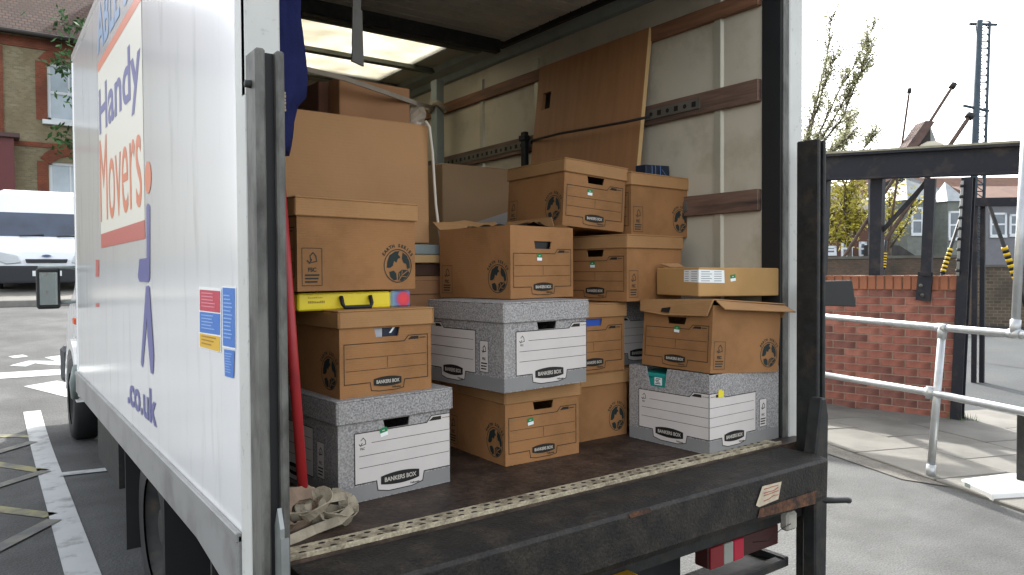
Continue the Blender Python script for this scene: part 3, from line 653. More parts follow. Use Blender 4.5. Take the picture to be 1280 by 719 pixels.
# livery on the left side (flat print on the panel)
INK_B = mat('livery_blue', '#5c5c98', .3, spec=.5); INK_P = mat('livery_pale_blue', '#86a3c4', .3, spec=.5); INK_O = mat('livery_orange', '#dd7a52', .3, spec=.5)
INK_C = mat('livery_cream', '#e8e4d4', .3, spec=.5); INK_R = mat('livery_red', '#c4625a', .3)
LX = XL
def side_poly(mb, pts, off, m=0):
    """polygon given by photo points on the lorry side plane"""
    mb.add([on_x(px, py, LX) - Vector((off, 0, 0)) for px, py in pts], [tuple(range(len(pts)))], m)
def side_text(s, Yf, Yr, zb, zt, m, off=.0022, bold=.02, shear=0):
    v, f = text2d(s, 1.0, bold, 'LEFT', shear)
    ys = [p[1] for p in v]; xs_ = [p[0] for p in v]; b = MB()
    sx = (Yf-Yr)/(max(xs_)-min(xs_)); sz = (zt-zb)/(max(ys)-min(ys))
    b.add([(LX-off, Yf-(p[0]-min(xs_))*sx, zb+(p[1]-min(ys))*sz) for p in v], f, 0)
    return part('livery_lettering', b, m, lw)
yf = on_x(123, 100, LX).y; yr = on_x(178.5, 100, LX).y
b = MB(); b.add([(LX-.0012, yf, on_x(125, 80, LX).z), (LX-.0012, yr, on_x(125, 80, LX).z), (LX-.0012, yr, on_x(150, 305, LX).z), (LX-.0012, yf, on_x(150, 305, LX).z)], [(0, 1, 2, 3)]); part('livery_panel', b, INK_C, lw)
zt_ = on_x(125, 76, LX).z; b = MB(); b.add([(LX-.0018, yf, zt_-.045), (LX-.0018, yr, zt_-.045), (LX-.0018, yr, zt_), (LX-.0018, yf, zt_)], [(0, 1, 2, 3)]); part('livery_bar', b, INK_O, lw)
side_text('ABLE &', yf, yr+.2, zt_+.04, zt_+.27, INK_P)
z1 = on_x(175, 178, LX).z; side_text('Handy', yf-.02, yr+.03, on_x(127, 185, LX).z-.0, on_x(174, 38, LX).z+.0, INK_B, bold=.02)
side_text('Movers', yf-.01, yr+.05, on_x(127, 279, LX).z, on_x(127, 190, LX).z+.06, INK_O, bold=0)
za, zb_ = on_x(123, 299, LX).z+.02, on_x(123, 311, LX).z
b = MB(); b.add([(LX-.0018, yf, zb_), (LX-.0018, yr, zb_), (LX-.0018, yr, za), (LX-.0018, yf, za)], [(0, 1, 2, 3)]); part('livery_bar', b, INK_R, lw)
b = MB()
for a_, c_ in ((325, 346), (379, 384)):
    side_poly(b, [(120, a_), (124, a_), (124, c_), (120, c_)], .0016)
part('livery_dash', b, INK_R, lw)
b = MB(); c0 = on_x(185.5, 222, LX); ry = abs(on_x(181.5, 222, LX).y-on_x(189.5, 222, LX).y)/2; rz_ = (on_x(185, 202, LX).z-on_x(185, 243, LX).z)/2
b.add([(LX-.002, c0.y+ry*math.cos(2*PI*k/20), c0.z+rz_*math.sin(2*PI*k/20)) for k in range(20)], [tuple(range(20))]); part('livery_figure_head', b, INK_O, lw)
b = MB(); side_poly(b, [(183.5, 258), (185.5, 254), (188, 258), (188, 328), (184, 328)], .002); side_poly(b, [(175, 324), (188, 322), (188, 348), (186, 353), (175, 352), (173, 346)], .0024)
side_poly(b, [(183, 358), (186.5, 357), (185.5, 385), (179, 460), (176.5, 455)], .002); side_poly(b, [(184, 358), (187.5, 359), (193, 445), (192, 468), (189, 466), (185, 420)], .0024); part('livery_figure', b, INK_B, lw)
side_text('.co.uk', on_x(160, 490, LX).y, on_x(196, 500, LX).y, on_x(180, 521, LX).z, on_x(180, 480, LX).z, INK_B, bold=.025)
# operator stickers near the rear corner
SB = mat('sticker_blue', '#3a74c4', .35); SR = mat('sticker_red', '#c2384e', .35); SY = mat('sticker_amber', '#e0b229', .35)
def stk(quad, m, lines=0, thin=STWHITE):
    b = MB(); side_poly(b, quad, .002); o = part('sticker', b, m, lw)
    if lines:
        b = MB(); q = [Vector((*p, 0)) for p in quad]
        for k in range(lines):
            t0 = .12+.78*k/lines; t1 = t0+.28/lines; e = random.uniform(.55, .9)
            l0, l1 = q[0].lerp(q[3], t0), q[0].lerp(q[3], t1); r0, r1 = q[1].lerp(q[2], t0), q[1].lerp(q[2], t1)
            side_poly(b, [tuple(l0.lerp(r0, .1))[:2], tuple(l0.lerp(r0, e))[:2], tuple(l1.lerp(r1, e))[:2], tuple(l1.lerp(r1, .1))[:2]], .0028)
        part('print_line', b, thin, o)
    return o
wq = MB(); side_poly(wq, [(249.5, 358), (277, 361), (277, 441), (249.5, 434)], .0012); side_poly(wq, [(278, 358), (295.5, 359), (295, 437), (278.5, 434)], .0012); part('sticker_backing', wq, STWHITE, lw)
PALEB = mat('print_pale_blue', '#86abdc', .4); PALER = mat('print_pale_red', '#dc8390', .4); DKY = mat('print_ochre', '#a67c18', .4)
stk([(250.5, 362), (276, 364), (276, 391), (250.5, 388)], SR, 5, PALER); stk([(250.5, 389.5), (276, 392.5), (276, 419), (250.5, 415)], SB, 5, PALEB); stk([(250.5, 416.5), (276, 421), (276, 440), (250.5, 433)], SY, 3, DKY)
stk([(279, 359.5), (294.5, 360.5), (294.5, 435), (279.5, 432)], SB, 12, PALEB); stk([(281, 436.5), (294, 438.5), (293, 473), (282, 470)], SB, 8, PALEB)

# ================================================================== BANKERS BOXES (archive boxes)
BW, BD, BH = .33, .405, .262
GW, GD, GH = .382, .435, .292
LH = .055; GLH = .068
def rect(mb, x0, x1, z0, z1, o, m=0): mb.add([(x0, -o, z0), (x1, -o, z0), (x1, -o, z1), (x0, -o, z1)], [(0, 1, 2, 3)], m)
def line(mb, pts, wd, o, m=0, closed=False):
    P = [Vector(p) for p in pts]; n = len(P); rng = range(n if closed else n-1)
    for i in rng:
        a, c = P[i], P[(i+1) % n]; t = (c-a).normalized(); q = Vector((-t.y, t.x))*wd/2; e = t*wd/2
        mb.add([(p.x, -o, p.y) for p in (a-e-q, c+e-q, c+e+q, a-e+q)], [(0, 1, 2, 3)], m)
def poly(mb, pts, o, m=0): mb.add([(x, -o, z) for x, z in pts], [tuple(range(len(pts)))], m)
def txt(mb, s, x, z, size, o, m=0, bold=.02, align='CENTER', rot=0, sx=1):
    v, f = text2d(s, size, bold, align); c, sn = math.cos(rot), math.sin(rot)
    mb.add([(x+a*sx*c-b_*sn, -o, z+a*sx*sn+b_*c) for a, b_ in v], f, m)
def pill(mb, x, z, hw, hh, o, m, mt):
    pts = []
    for k in range(9): t = -1+2*k/8; pts.append((x+t*hw, z-hh*(.62+.38*(1-t*t))))
    for k in range(9): t = 1-2*k/8; pts.append((x+t*hw, z+hh*(.62+.38*(1-t*t))))
    poly(mb, pts, o, m); txt(mb, 'BANKERS BOX', x, z-.001, hh*.95, o+.0004, mt, .03, sx=hw*2*.9/(hh*.95*7.2))
def fsc(mb, x0, x1, z0, z1, o, m):
    line(mb, [(x0, z0), (x1, z0), (x1, z1), (x0, z1)], .0016, o, m, True); cx = (x0+x1)/2; w_ = x1-x0; h = z1-z0
    zc = z0+h*.74; s = w_*.26
    line(mb, [(cx-s*.9, zc-s*.5), (cx-s*.45, zc-s*.95), (cx-s*.1, zc-s*.3)], .003, o, m)
    line(mb, [(cx-s*.1, zc-s*.8), (cx+s*.9, zc-s*.6), (cx+s*.75, zc+s*.3), (cx+s*.2, zc+s*.95), (cx-s*.4, zc+s*.35), (cx-s*.25, zc-s*.4)], .0028, o, m)
    txt(mb, 'FSC', cx, z0+h*.42, w_*.26, o, m, .03)
    for k in range(3): rect(mb, cx-w_*.36, cx+w_*(.36-.05*k), z0+h*(.26-.09*k), z0+h*(.30-.09*k), o, m)
def earth(mb, x, z, r, o, m):
    n = 36
    for k in range(n):
        a0, a1 = 2*PI*k/n, 2*PI*(k+1)/n
        mb.add([(x+rr*math.cos(a), -o, z+rr*math.sin(a)) for rr, a in ((r*.95, a0), (r, a0), (r, a1), (r*.95, a1))], [(0, 1, 2, 3)], m)
    def P(l): poly(mb, [(x+a*r, z+b_*r) for a, b_ in l], o, m)
    P([(-.75, .25), (-.6, .62), (-.2, .86), (.12, .88), (.02, .68), (.2, .5), (0, .42), (-.1, .2), (-.28, .3), (-.35, .02), (-.55, -.12), (-.8, -.1)])
    P([(.35, .8), (.66, .6), (.84, .25), (.88, -.1), (.7, -.2), (.6, .12), (.4, .2), (.3, .45)])
    P([(-.62, -.36), (-.3, -.28), (-.12, -.46), (-.08, -.82), (-.3, -.86), (-.55, -.66)])
    P([(.0, -.86), (.04, -.4), (.3, -.22), (.72, -.26), (.82, -.42), (.6, -.72), (.3, -.9)])
    line(mb, [(x+.02*r, z-.9*r), (x+.3*r, z-.55*r), (x+.66*r, z-.32*r)], .003, o+.0004, m+1)
    for (a, b_), (c, d_) in (((.14, -.74), (.1, -.45)), ((.26, -.6), (.3, -.3)), ((.26, -.62), (.6, -.66))): line(mb, [(x+a*r, z+b_*r), (x+c*r, z+d_*r)], .0022, o+.0004, m+1)
    s = 'EARTH SERIES'
    for i, ch in enumerate(s):
        if ch == ' ': continue
        a = R(146) - R(112)*i/(len(s)-1); txt(mb, ch, x+1.2*r*math.cos(a), z+1.2*r*math.sin(a), r*.27, o, m, .035, rot=a-PI/2)
def tiny(mb, x, z, n, m, o, h=.0035, w_=.0032):
    for k in range(n): rect(mb, x+k*w_*1.25, x+k*w_*1.25+w_, z, z+h*random.uniform(.6, 1), o, m)

def shell(w_, d, h, mats, hole=None, bevel=.0025, front_top=None):
    """open carton: four walls with thickness, floor, hand holes in both ends"""
    t = .005; b = MB(); hw, hd = w_/2, d/2
    b.bx((-hw, -hd, 0), (hw, hd, t))
    for s in (-1, 1):
        b.bx((s*hw, -hd, t), (s*(hw-t), hd, h))
        y0, y1 = s*hd, s*(hd-t); X0, X1 = -hw+t, hw-t
        if hole:
            hz0, hz1, a0, a1 = hole
            # ring of quads round the trapezoid
            P = [(X0, t), (X1, t), (X1, h), (X0, h)]; Q = [(-a0, hz0), (a0, hz0), (a1, hz1), (-a1, hz1)]
            for yy in (y0, y1):
                b.add([(p[0], yy, p[1]) for p in P+Q], [(0, 1, 5, 4), (1, 2, 6, 5), (2, 3, 7, 6), (3, 0, 4, 7)])
            b.add([(p[0], y0, p[1]) for p in Q]+[(p[0], y1, p[1]) for p in Q], [(0, 1, 5, 4), (1, 2, 6, 5), (2, 3, 7, 6), (3, 0, 4, 7)])
            b.add([(p[0], y0, p[1]) for p in P]+[(p[0], y1, p[1]) for p in P], [(2, 3, 7, 6)])
        else: b.bx((X0, y0, t), (X1, y1, h))
    return b
def lidmesh(w_, d, lh, name, m, bev=.003):
    t = .005; O = .008; hw, hd = w_/2+O, d/2+O; b = MB()
    b.bx((-hw, -hd, -.001), (hw, hd, t))
    for s in (-1, 1):
        b.bx((s*hw, -hd, t-lh), (s*(hw-t), hd, -.001)); b.bx((-hw+t, s*hd, t-lh), (hw-t, s*(hd-t), -.001))
    return b.mesh(name, m, bev)
E_ = .0008
def brown_front():
    b = MB(); f = .1505
    line(b, [(-f, .163), (.062, .163), (.078, .180), (f, .180), (f, .041), (.062, .041), (.058, .016), (.03, .012), (-.03, .012), (-.058, .016), (-.062, .041), (-f, .041)], .0023, E_, 0, True)
    line(b, [(-f+.006, .119), (f-.006, .119)], .0013, E_, 0); line(b, [(-f+.006, .081), (f-.006, .081)], .0013, E_, 0); line(b, [(.0, .117), (.0, .085)], .0013, E_, 0)
    poly(b, [(.076, .167), (.088, .176), (.116, .176), (.116, .167)], E_, 0); tiny(b, .12, .169, 6, 0, E_)
    tiny(b, -.144, .153, 9, 2, E_); tiny(b, -.144, .110, 5, 2, E_); tiny(b, .006, .110, 3, 2, E_)
    pill(b, 0, .041, .05, .0155, E_+.0006, 0, 1); txt(b, 'Fellowes', .032, .0205, .009, E_, 0, .02)
    return b.mesh('printed_label', [PRINT, PILLTXT, PRINTL])
def brown_mark(): b = MB(); fsc(b, -.188, -.126, .016, .122, E_, 0); return b.mesh('printed_mark', [PRINTG, KRAFT])
def brown_side(): b = MB(); earth(b, .136, .072, .052, E_, 0); return b.mesh('printed_emblem', [PRINTG, KRAFT])
def grey_front():
    b = MB(); l, r = -.140, .191
    lab = [(l, .196), (.10, .205), (.118, .224), (r, .226), (r, .052), (.092, .052), (.088, .026), (.05, .018), (-.03, .018), (-.062, .026), (-.066, .052), (l, .052)]
    lab = [(l, .198), (.105, .198), (.122, .217), (r, .217), (r, .052), (.094, .052), (.088, .024), (.05, .016), (-.03, .016), (-.066, .024), (-.070, .052), (l, .052)]
    poly(b, lab, E_, 1); line(b, lab[3:]+lab[:4], .0026, E_+.0005, 0)
    for z, x0 in ((.166, -.085), (.131, -.125), (.097, -.125)): line(b, [(x0, z), (r-.004, z)], .0014, E_+.0005, 0)
    poly(b, [(.112, .201), (.128, .212), (.158, .212), (.158, .201)], E_+.0005, 0); tiny(b, .163, .204, 7, 2, E_+.0005)
    pill(b, .01, .050, .066, .0185, E_+.0008, 3, 4); txt(b, 'Fellowes', .06, .0245, .009, E_+.0006, 0, .02)
    s = .012; x, z = -.115, .172
    line(b, [(x-s*.9, z-s*.5), (x-s*.45, z-s*.95), (x-s*.1, z-s*.3)], .0022, E_+.0005, 0); line(b, [(x-s*.1, z-s*.8), (x+s*.9, z-s*.6), (x+s*.75, z+s*.3), (x+s*.2, z+s*.95), (x-s*.4, z+s*.35)], .002, E_+.0005, 0)
    txt(b, 'FSC', x, z-.02, .009, E_+.0005, 0, .02)
    rect(b, -.19, .19, .003, .046, E_-.0004, 5)
    return b.mesh('printed_label', [PRINT, WHITELAB, PRINTL, PILL, PILLTXT, GREYBAND])
def grey_side():
    b = MB(); l, r = -.2175, .063
    lab = [(l, .217), (-.145, .217), (-.128, .198), (r, .198), (r, .052), (.004, .052), (-.002, .024), (-.04, .016), (-.11, .016), (-.142, .024), (-.146, .052), (l, .052)]
    poly(b, lab, E_, 1); line(b, lab, .0026, E_+.0005, 0)
    for z in (.166, .131, .097): line(b, [(l, z), (r-.014, z)], .0014, E_+.0005, 0)
    poly(b, [(-.182, .201), (-.182, .212), (-.155, .212), (-.139, .201)], E_+.0005, 0); tiny(b, l+.006, .204, 7, 2, E_+.0005)
    pill(b, -.072, .050, .060, .0185, E_+.0008, 3, 4); txt(b, 'Fellowes', -.028, .0245, .009, E_+.0006, 0, .02)
    rect(b, .088, .134, .060, .165, E_, 1); fsc(b, .088, .134, .060, .165, E_+.0005, 0)
    rect(b, -.217, .217, .003, .046, E_-.0004, 5)
    return b.mesh('printed_label', [PRINT, WHITELAB, PRINTL, PILL, PILLTXT, GREYBAND])
HB = (.180, .208, .040, .046); HG = (.232, .262, .043, .049)
M_ = dict(bbody=shell(BW, BD, BH, None, HB).mesh('box_body', [KRAFT], 0), gbody=shell(GW, GD, GH-.002, None, (.196, .222, .043, .05)).mesh('box_body', [SPECK], 0),
          blid=lidmesh(BW, BD, LH, 'lid', KRAFT_LID), glid=lidmesh(GW, GD, GLH, 'lid', SPECK), bf=brown_front(), bs=brown_side(), bm=brown_mark(), gf=grey_front(), gs=grey_side())
# grey body: hand hole sits just below the lid, above the label
M_['gbody'] = shell(GW, GD, GH-.002, None, (.196+.004, .226, .040, .046)).mesh('box_body', [SPECK], 0)
def stick_mesh():
    b = MB(); rect(b, -.0125, .0125, 0, .014, E_, 0); rect(b, -.0125, .0125, -.011, 0, E_, 1); tiny(b, -.004, .005, 3, 1, E_+.0004, .003, .002)
    return b.mesh('sticker', [STGREEN, STWHITE])
STK = stick_mesh()
BG = {'b': 'brown archive boxes in the lorry', 'g': 'grey speckled archive boxes in the lorry'}
def abox(kind, label, loc, yaw, tilt=(0, 0), sc=(1, 1, 1), lid=True, stick=None, sides='lr', front=True, name=None):
    g = kind == 'g'; w_, d, h = (GW, GD, GH) if g else (BW, BD, BH)
    t = thing('archive_box', label, 'box', loc, (R(tilt[0]), R(tilt[1]), R(yaw)), BG[kind]); t.scale = sc
    obj('box_body', M_['gbody' if g else 'bbody'], t)
    if lid: obj('lid', M_['glid' if g else 'blid'], t, (0, 0, h))
    o = .0003
    if front: obj('printed_label', M_['gf' if g else 'bf'], t, (0, -d/2-o, 0))
    sm = M_['gs' if g else 'bs']; sn = 'printed_label' if g else 'printed_emblem'
    if 'l' in sides: obj(sn, sm, t, (-w_/2-o, 0, 0), (0, 0, -PI/2))
    if 'r' in sides: obj(sn, sm, t, (w_/2+o, 0, 0), (0, 0, PI/2))
    if not g:
        for sd_, q_ in (('l', -1), ('r', 1)):
            if sd_ in sides: obj('printed_mark', M_['bm'], t, (q_*(w_/2+o), 0, 0), (0, 0, q_*PI/2))
    if stick: obj('sticker', STK, t, (stick[0], -d/2-.0013-o, stick[1]), (0, R(stick[2]), 0))
    return t
BX = {}
BX['L1'] = abox('g', 'grey speckled archive box on the lorry floor beside the beige strap heap', (.979, 2.18, ZF+.001), 4.4, stick=(-.045, .190, -11))
BX['L2'] = abox('b', 'brown archive box on the grey box beside the red tube, papers in its hand hole', (.966, 2.186, 1.038), 3.2, sc=(.93, 1.0, .945))
BX['L4'] = abox('b', 'brown archive box resting on the yellow case, its round leaf emblem to the front', (.897, 2.207, 1.346), 8-90)
BX['M1'] = abox('b', 'brown archive box on the floor carrying a big grey box, green sticker on its label', (1.589, 2.205, ZF+.001), -1.0, sc=(.975, .96, .99), stick=(-.058, .141, -8))
BX['M2'] = abox('g', 'grey speckled box stacked between two brown boxes in the middle of the load', (1.529, 2.145, 1.008), 4.4, sc=(.985, .96, .98))
BX['M3'] = abox('b', 'lidless brown archive box with torn open top standing on the grey box', (1.636, 2.302, 1.302), 7.4, sc=(.985, .985, .985), lid=False, stick=(-.020, .148, 2))
BX['M4'] = abox('b', 'brown archive box wedged beside the lidless one, brown tape across its lid', (2.03+.165*math.sin(R(7))*0-.02+.19, 2.05+.19, 1.278), -83, sc=(.98, .9, .985), stick=(-.012, .147, 0))
BX['M5'] = abox('b', 'topmost brown box, tilted, with label and hand hole facing out', (1.995, 2.385, 1.566), -2, tilt=(0, 3.6), sc=(.96, .96, .985), stick=(-.030, .143, 0))
BX['M6'] = abox('b', 'brown box on top of the stack, turned sideways, with a navy packet on its lid', (2.352, 2.344, 1.544), 4-90, sc=(1, .95, .975))
BX['M7'] = abox('b', 'brown archive box with a blue folder in its hand hole', (1.912, 2.314, 1.006), .4)
BX['M8'] = abox('b', 'brown box on the floor behind the others, only its plain side and emblem showing', (1.94, 2.295, ZF+.001), -90, sc=(1, .83, .99))
BX['M9'] = abox('g', 'grey speckled box squeezed in a gap between brown boxes, white label just showing', (2.327, 2.387, 1.006), -90, sc=(.95, .95, .92))
BX['M0'] = abox('b', 'brown box at the bottom under the squeezed grey box', (2.327, 2.387, ZF+.001), -90, sc=(1, 1, .99))
BX['R1'] = abox('g', 'open grey speckled box at the sill with a teal tray in its hand hole', (2.301, 1.90, ZF+.001), -87.8, lid=False)
# R1: deep notch instead of a closed hand hole
b = MB(); hw, hd, t_ = GW/2, GD/2, .005; h_ = GH-.004
b.bx((-hw, -hd, 0), (hw, hd, t_)); b.bx((-hw, -hd, t_), (-hw+t_, hd, h_)); b.bx((hw-t_, -hd, t_), (hw, hd, h_*.985)); b.bx((-hw+t_, hd-t_, t_), (hw-t_, hd, h_*.86))
nt_ = [(-hw+t_, t_), (hw-t_, t_), (hw-t_, h_), (.0, h_), (-.012, .215), (-.085, .215), (-.105, h_), (-hw+t_, h_)]
b.prism(nt_, 'Y', -hd, -hd+t_)
for c in BX['R1'].children:
    if c.name.startswith('box_body'): c.data = b.mesh('box_body', SPECK)
b = MB(); b.bx((-.10, -hd+.012, .12), (-.006, hd-.05, .262)); b.bx((-.105, -hd+.008, .255), (-.0, hd-.05, .268)); tl = thing('storage_tray', 'teal plastic tray sitting inside the open grey box', 'tray', tuple(BX['R1'].matrix_basis @ Vector((0, 0, .006))), (0, 0, R(-87.8)))
b2 = MB(); b2.bx((-.16, -hd+.012, 0), (.12, hd-.04, .245)); b2.bx((-.165, -hd+.008, .24), (.0, hd-.035, .258)); b2.bx((.0, -hd+.008, .24), (.125, hd-.035, .250)); b2.build('tray', TEAL, tl, bevel=.006)
b2 = MB(); b2.bx((-.07, -hd+.0095, .215), (-.035, -hd+.0115, .245)); sq = b2.build('sticker', STWHITE, tl)
b2 = MB()
for k in range(4): rect(b2, -.066+.003*(k % 2), -.04-.004*(k % 3), .219+k*.006, .222+k*.006, hd-.0085, 0)
b2.build('print_line', PRINT, sq)
# yellow sticker on R1 side label
b = MB(); rect(b, -.016, .016, -.009, .013, E_); rect(b, -.012, .004, .013, .018, E_); obj('sticker', b.mesh('sticker', STYELLOW), BX['R1'], (GW/2+.0018, -GD/2+.065, .210), (0, 0, PI/2))
# R2
r2b = BX['R2'] = abox('b', 'brown archive box with crooked lid, standing on the open grey box', (2.302, 1.872, 1.017), -90.5, tilt=(-4, 0), sc=(1.02, .985, .93), lid=False, stick=(.005, .158, 4))
def crooked_lid():
    w_, d, h = BW, BD, BH; b = MB(); t = .005; hw, hd = w_/2+.010, d/2+.012; z = h+.014
    b.prism([(-hw, z-.008), (hw, z+.004), (hw, z+.010), (-hw, z-.002)], 'Y', -hd, hd)          # top board
    # end skirt (label side), bowed and slightly crushed
    b.add([(-hw-.004, -hd, z-.006), (hw, -hd-.006, z+.006), (hw-.018, -hd-.012, z-.058), (-hw*.2, -hd-.020, z-.064), (-hw+.012, -hd-.014, z-.052), (-hw-.004, -hd+t, z-.006), (hw, -hd+t, z+.006), (hw-.018, -hd-.007, z-.058), (-hw*.2, -hd-.015, z-.064), (-hw+.012, -hd-.009, z-.052)],
          [(0, 4, 3, 2, 1), (5, 6, 7, 8, 9), (0, 1, 6, 5), (1, 2, 7, 6), (2, 3, 8, 7), (3, 4, 9, 8), (4, 0, 5, 9)])
    # side skirt flaring outwards on the sill side
    b.add([(hw, -hd+.012, z+.006), (hw, hd, z+.002), (hw+.042, hd+.012, z-.022), (hw+.030, -hd+.03, z-.026), (hw, -hd+.012, z+.001), (hw, hd, z-.003), (hw+.038, hd+.012, z-.027), (hw+.026, -hd+.03, z-.031)],
          [(0, 1, 2, 3), (4, 7, 6, 5), (0, 4, 5, 1), (1, 5, 6, 2), (2, 6, 7, 3), (3, 7, 4, 0)])
    b.bx((-hw-t, -hd, z-.05), (-hw, hd, z-.006))
    b.bx((-hw, hd-t, z-.05), (hw, hd, z-.002))
    return b.mesh('lid', KRAFT_LID, .002)
lo2 = obj('lid', crooked_lid(), r2b)
b = MB(); poly(b, [(-.055, .228), (-.012, .225), (-.010, .252), (-.053, .254)], .0, 0); b2 = MB(); b2.add([(-.055, -BD/2-.0285, .226), (-.012, -BD/2-.0305, .224), (-.012, -BD/2-.0215, .250), (-.055, -BD/2-.0195, .252)], [(0, 1, 2, 3)]); b2.build('printed_patch', PILL, lo2)
# papers / folder inside hand holes
b = MB(); b.bx((-.045, -BD/2+.010, .170), (-.012, -BD/2+.014, .214)); b.build('paper', mat('paper_grey', '#a8aab0', .6), BX['L2']); b = MB(); b.bx((-.008, -BD/2+.012, .17), (.05, -BD/2+.016, .214)); b.build('paper', NAVYBLK, BX['L2'])
b = MB(); b.add([(.012, -BD/2+.009, .19), (.02, -BD/2+.009, .19), (.034, -BD/2+.009, .207), (.026, -BD/2+.009, .207)], [(0, 1, 2, 3)]); b.build('paper', STWHITE, BX['L2'])
fo = MB(); fo.bx((-.13, -BD/2+.008, .010), (.13, -BD/2+.04, .215)); fob = thing('folder', 'blue folder showing through a brown box hand hole', 'folder', (1.912, 2.314, 1.012), (0, 0, R(.4))); fo.build('cover', BLUEF, fob)
# M3 torn flaps and dark interior
M3 = BX['M3']; b = MB(); hw, hd, h = BW/2, BD/2, BH
pts = [(-.2, .0), (-.15, .018), (-.08, .012), (.0, .022), (.07, .01), (.14, .012), (.19, .022), (.2, .0)]
b.add([(hw-.002+.03*0, y, h+z) for y, z in [(p[0]*.98, p[1]) for p in pts]], [tuple(range(8))])
b.build('torn_flap', KRAFT, M3)
b = MB(); f3 = [(-hw, hd-.003, h-.001), (hw, hd-.003, h-.001), (hw-.006, hd+.03, h+.046), (hw*.4, hd+.035, h+.040), (0, hd+.04, h+.048), (-hw*.5, hd+.03, h+.036), (-hw-.01, hd+.03, h+.032)]
b.add(f3 + [(x, y+.004, z) for x, y, z in f3], [tuple(range(7)), tuple(range(7, 14))[::-1]] + [(i, (i+1) % 7, 7+(i+1) % 7, 7+i) for i in range(7)]); b.build('torn_flap', KRAFT_LID, M3)
b = MB(); f4 = [(hw-.003, -hd+.02, h-.001), (hw-.003, hd-.01, h-.001), (hw+.014, hd-.02, h+.045), (hw+.010, -hd+.12, h+.050), (hw+.004, -hd+.10, h+.01)]
b.add(f4 + [(x-.004, y, z) for x, y, z in f4], [tuple(range(5)), tuple(range(5, 10))[::-1]] + [(i, (i+1) % 5, 5+(i+1) % 5, 5+i) for i in range(5)]); b.build('torn_flap', KRAFT_LID, M3)
bb = thing('box_fill', 'black crumpled fill for the dark inside of the lidless brown box', 'fill', tuple(M3.matrix_basis @ Vector((0, 0, .01))), (0, 0, R(7.4)))
b = MB(); n1, n2 = 11, 13; vs = []
for j in range(n2):
    for i in range(n1):
        x = -hw+.012+(BW-.024)*i/(n1-1); y = -hd+.012+(BD-.024)*j/(n2-1); e = min(i, n1-1-i)/5
        vs.append((x*.96, y*.96, .23+.03*min(1, e*1.4)+random.uniform(-.010, .010)))
b.add(vs, [(j*n1+i, j*n1+i+1, (j+1)*n1+i+1, (j+1)*n1+i) for j in range(n2-1) for i in range(n1-1)], 0, None, True); b.bx((-hw+.015, -hd+.015, 0), (hw-.015, hd-.015, .2)); b.build('fill', mat('fill_black', '#121314', .35), bb)  # black sheet and block stand in for the shaded box interior
# tape across M4 lid
tp = MB(); tp.bx((-.165, -BD/2-.0095, .20), (-.125, -BD/2-.0085, .266)); tp.build('packing_tape', mat('tape_tan', '#c3a078', .35), BX['M4'])

# ================================================================== OTHER CARGO
yc = thing('carry_case', 'flat yellow carry case with black handle between two brown boxes', 'case', (.91, 2.2, 1.288), (0, 0, R(3)))
b = MB(); b.bx((-.185, -.14, 0), (.115, .14, .052)); b.build('case_body', YELLOW, yc, bevel=.012, seg=3)
pmx = bpy.data.materials.new('printed_photo'); pmx.use_nodes = True; n_ = pmx.node_tree; bs_ = n_.nodes['Principled BSDF']; bs_.inputs['Roughness'].default_value = .4
tc_ = n_.nodes.new('ShaderNodeTexCoord'); mp_ = n_.nodes.new('ShaderNodeMapping'); mp_.inputs['Location'].default_value = (-.160, .147, -.027); vl = n_.nodes.new('ShaderNodeVectorMath'); vl.operation = 'LENGTH'
rp_ = n_.nodes.new('ShaderNodeValToRGB'); e = rp_.color_ramp.elements; e[0].position = .010; e[0].color = (*lin('#e0393c'), 1); e[1].position = .055; e[1].color = (*lin('#d9b04a'), 1)
for pos, c in ((.022, '#c23a52'), (.028, '#5f6fa0'), (.045, '#7fa0a8')): q = e.new(pos); q.color = (*lin(c), 1)
n_.links.new(tc_.outputs['Object'], mp_.inputs[0]); n_.links.new(mp_.outputs[0], vl.inputs[0]); n_.links.new(vl.outputs['Value'], rp_.inputs[0]); n_.links.new(rp_.outputs[0], bs_.inputs['Base Color'])
b = MB(); b.bx((.115, -.139, .001), (.187, .139, .053)); b.build('printed_end', pmx, yc, bevel=.006)
b = MB(); b.tube([(-.055, -.146, .040), (-.055, -.156, .018), (-.05, -.160, .008), (.035, -.160, .008), (.04, -.156, .018), (.04, -.146, .040)], .0062, 8); b.build('handle', BLACKR, yc)
b = MB(); tiny(b, -.155, .022, 10, 0, .1407, .008, .0042); tiny(b, -.155, .037, 8, 0, .1407, .003, .0046); b.build('print_line', mat('print_ochre_dark', '#a8902a', .5), yc)

L5 = thing('carton', 'large plain cardboard carton standing behind the brown box with the leaf emblem', 'carton', (1.13, 2.80, 1.508), (0, R(-.4), R(2)))
b = MB(); b.bx((-.33, -.27, 0), (.30, .27, .462)); b.build('carton_body', CARTON, L5, bevel=.004)
b = MB(); b.bx((-.33, -.004, .4622), (.30, .004, .4626)); b.bx((-.32, -.03, .4628), (.29, .03, .4632)); b.build('packing_tape', mat('tape_clear', '#b89468', .3), L5)
B1 = thing('carton', 'brown carton hidden low behind the grey boxes, under a grey folder', 'carton', (1.27, 2.81, ZF+.001))
b = MB(); b.bx((-.21, -.27, 0), (.225, .27, .62)); b.build('carton_body', CARTON_DK, B1, bevel=.004)
b = MB(); b.bx((-.216, -.276, .622), (.231, .276, .64)); b.bx((-.216, -.276, .57), (.231, -.271, .622)); b.build('lid', CARTON_DK, B1, bevel=.002)
FT = thing('tray_table', 'grey topped board with a tan edge lying under the large carton', 'board', (1.22, 2.80, ZF+.001+.641))
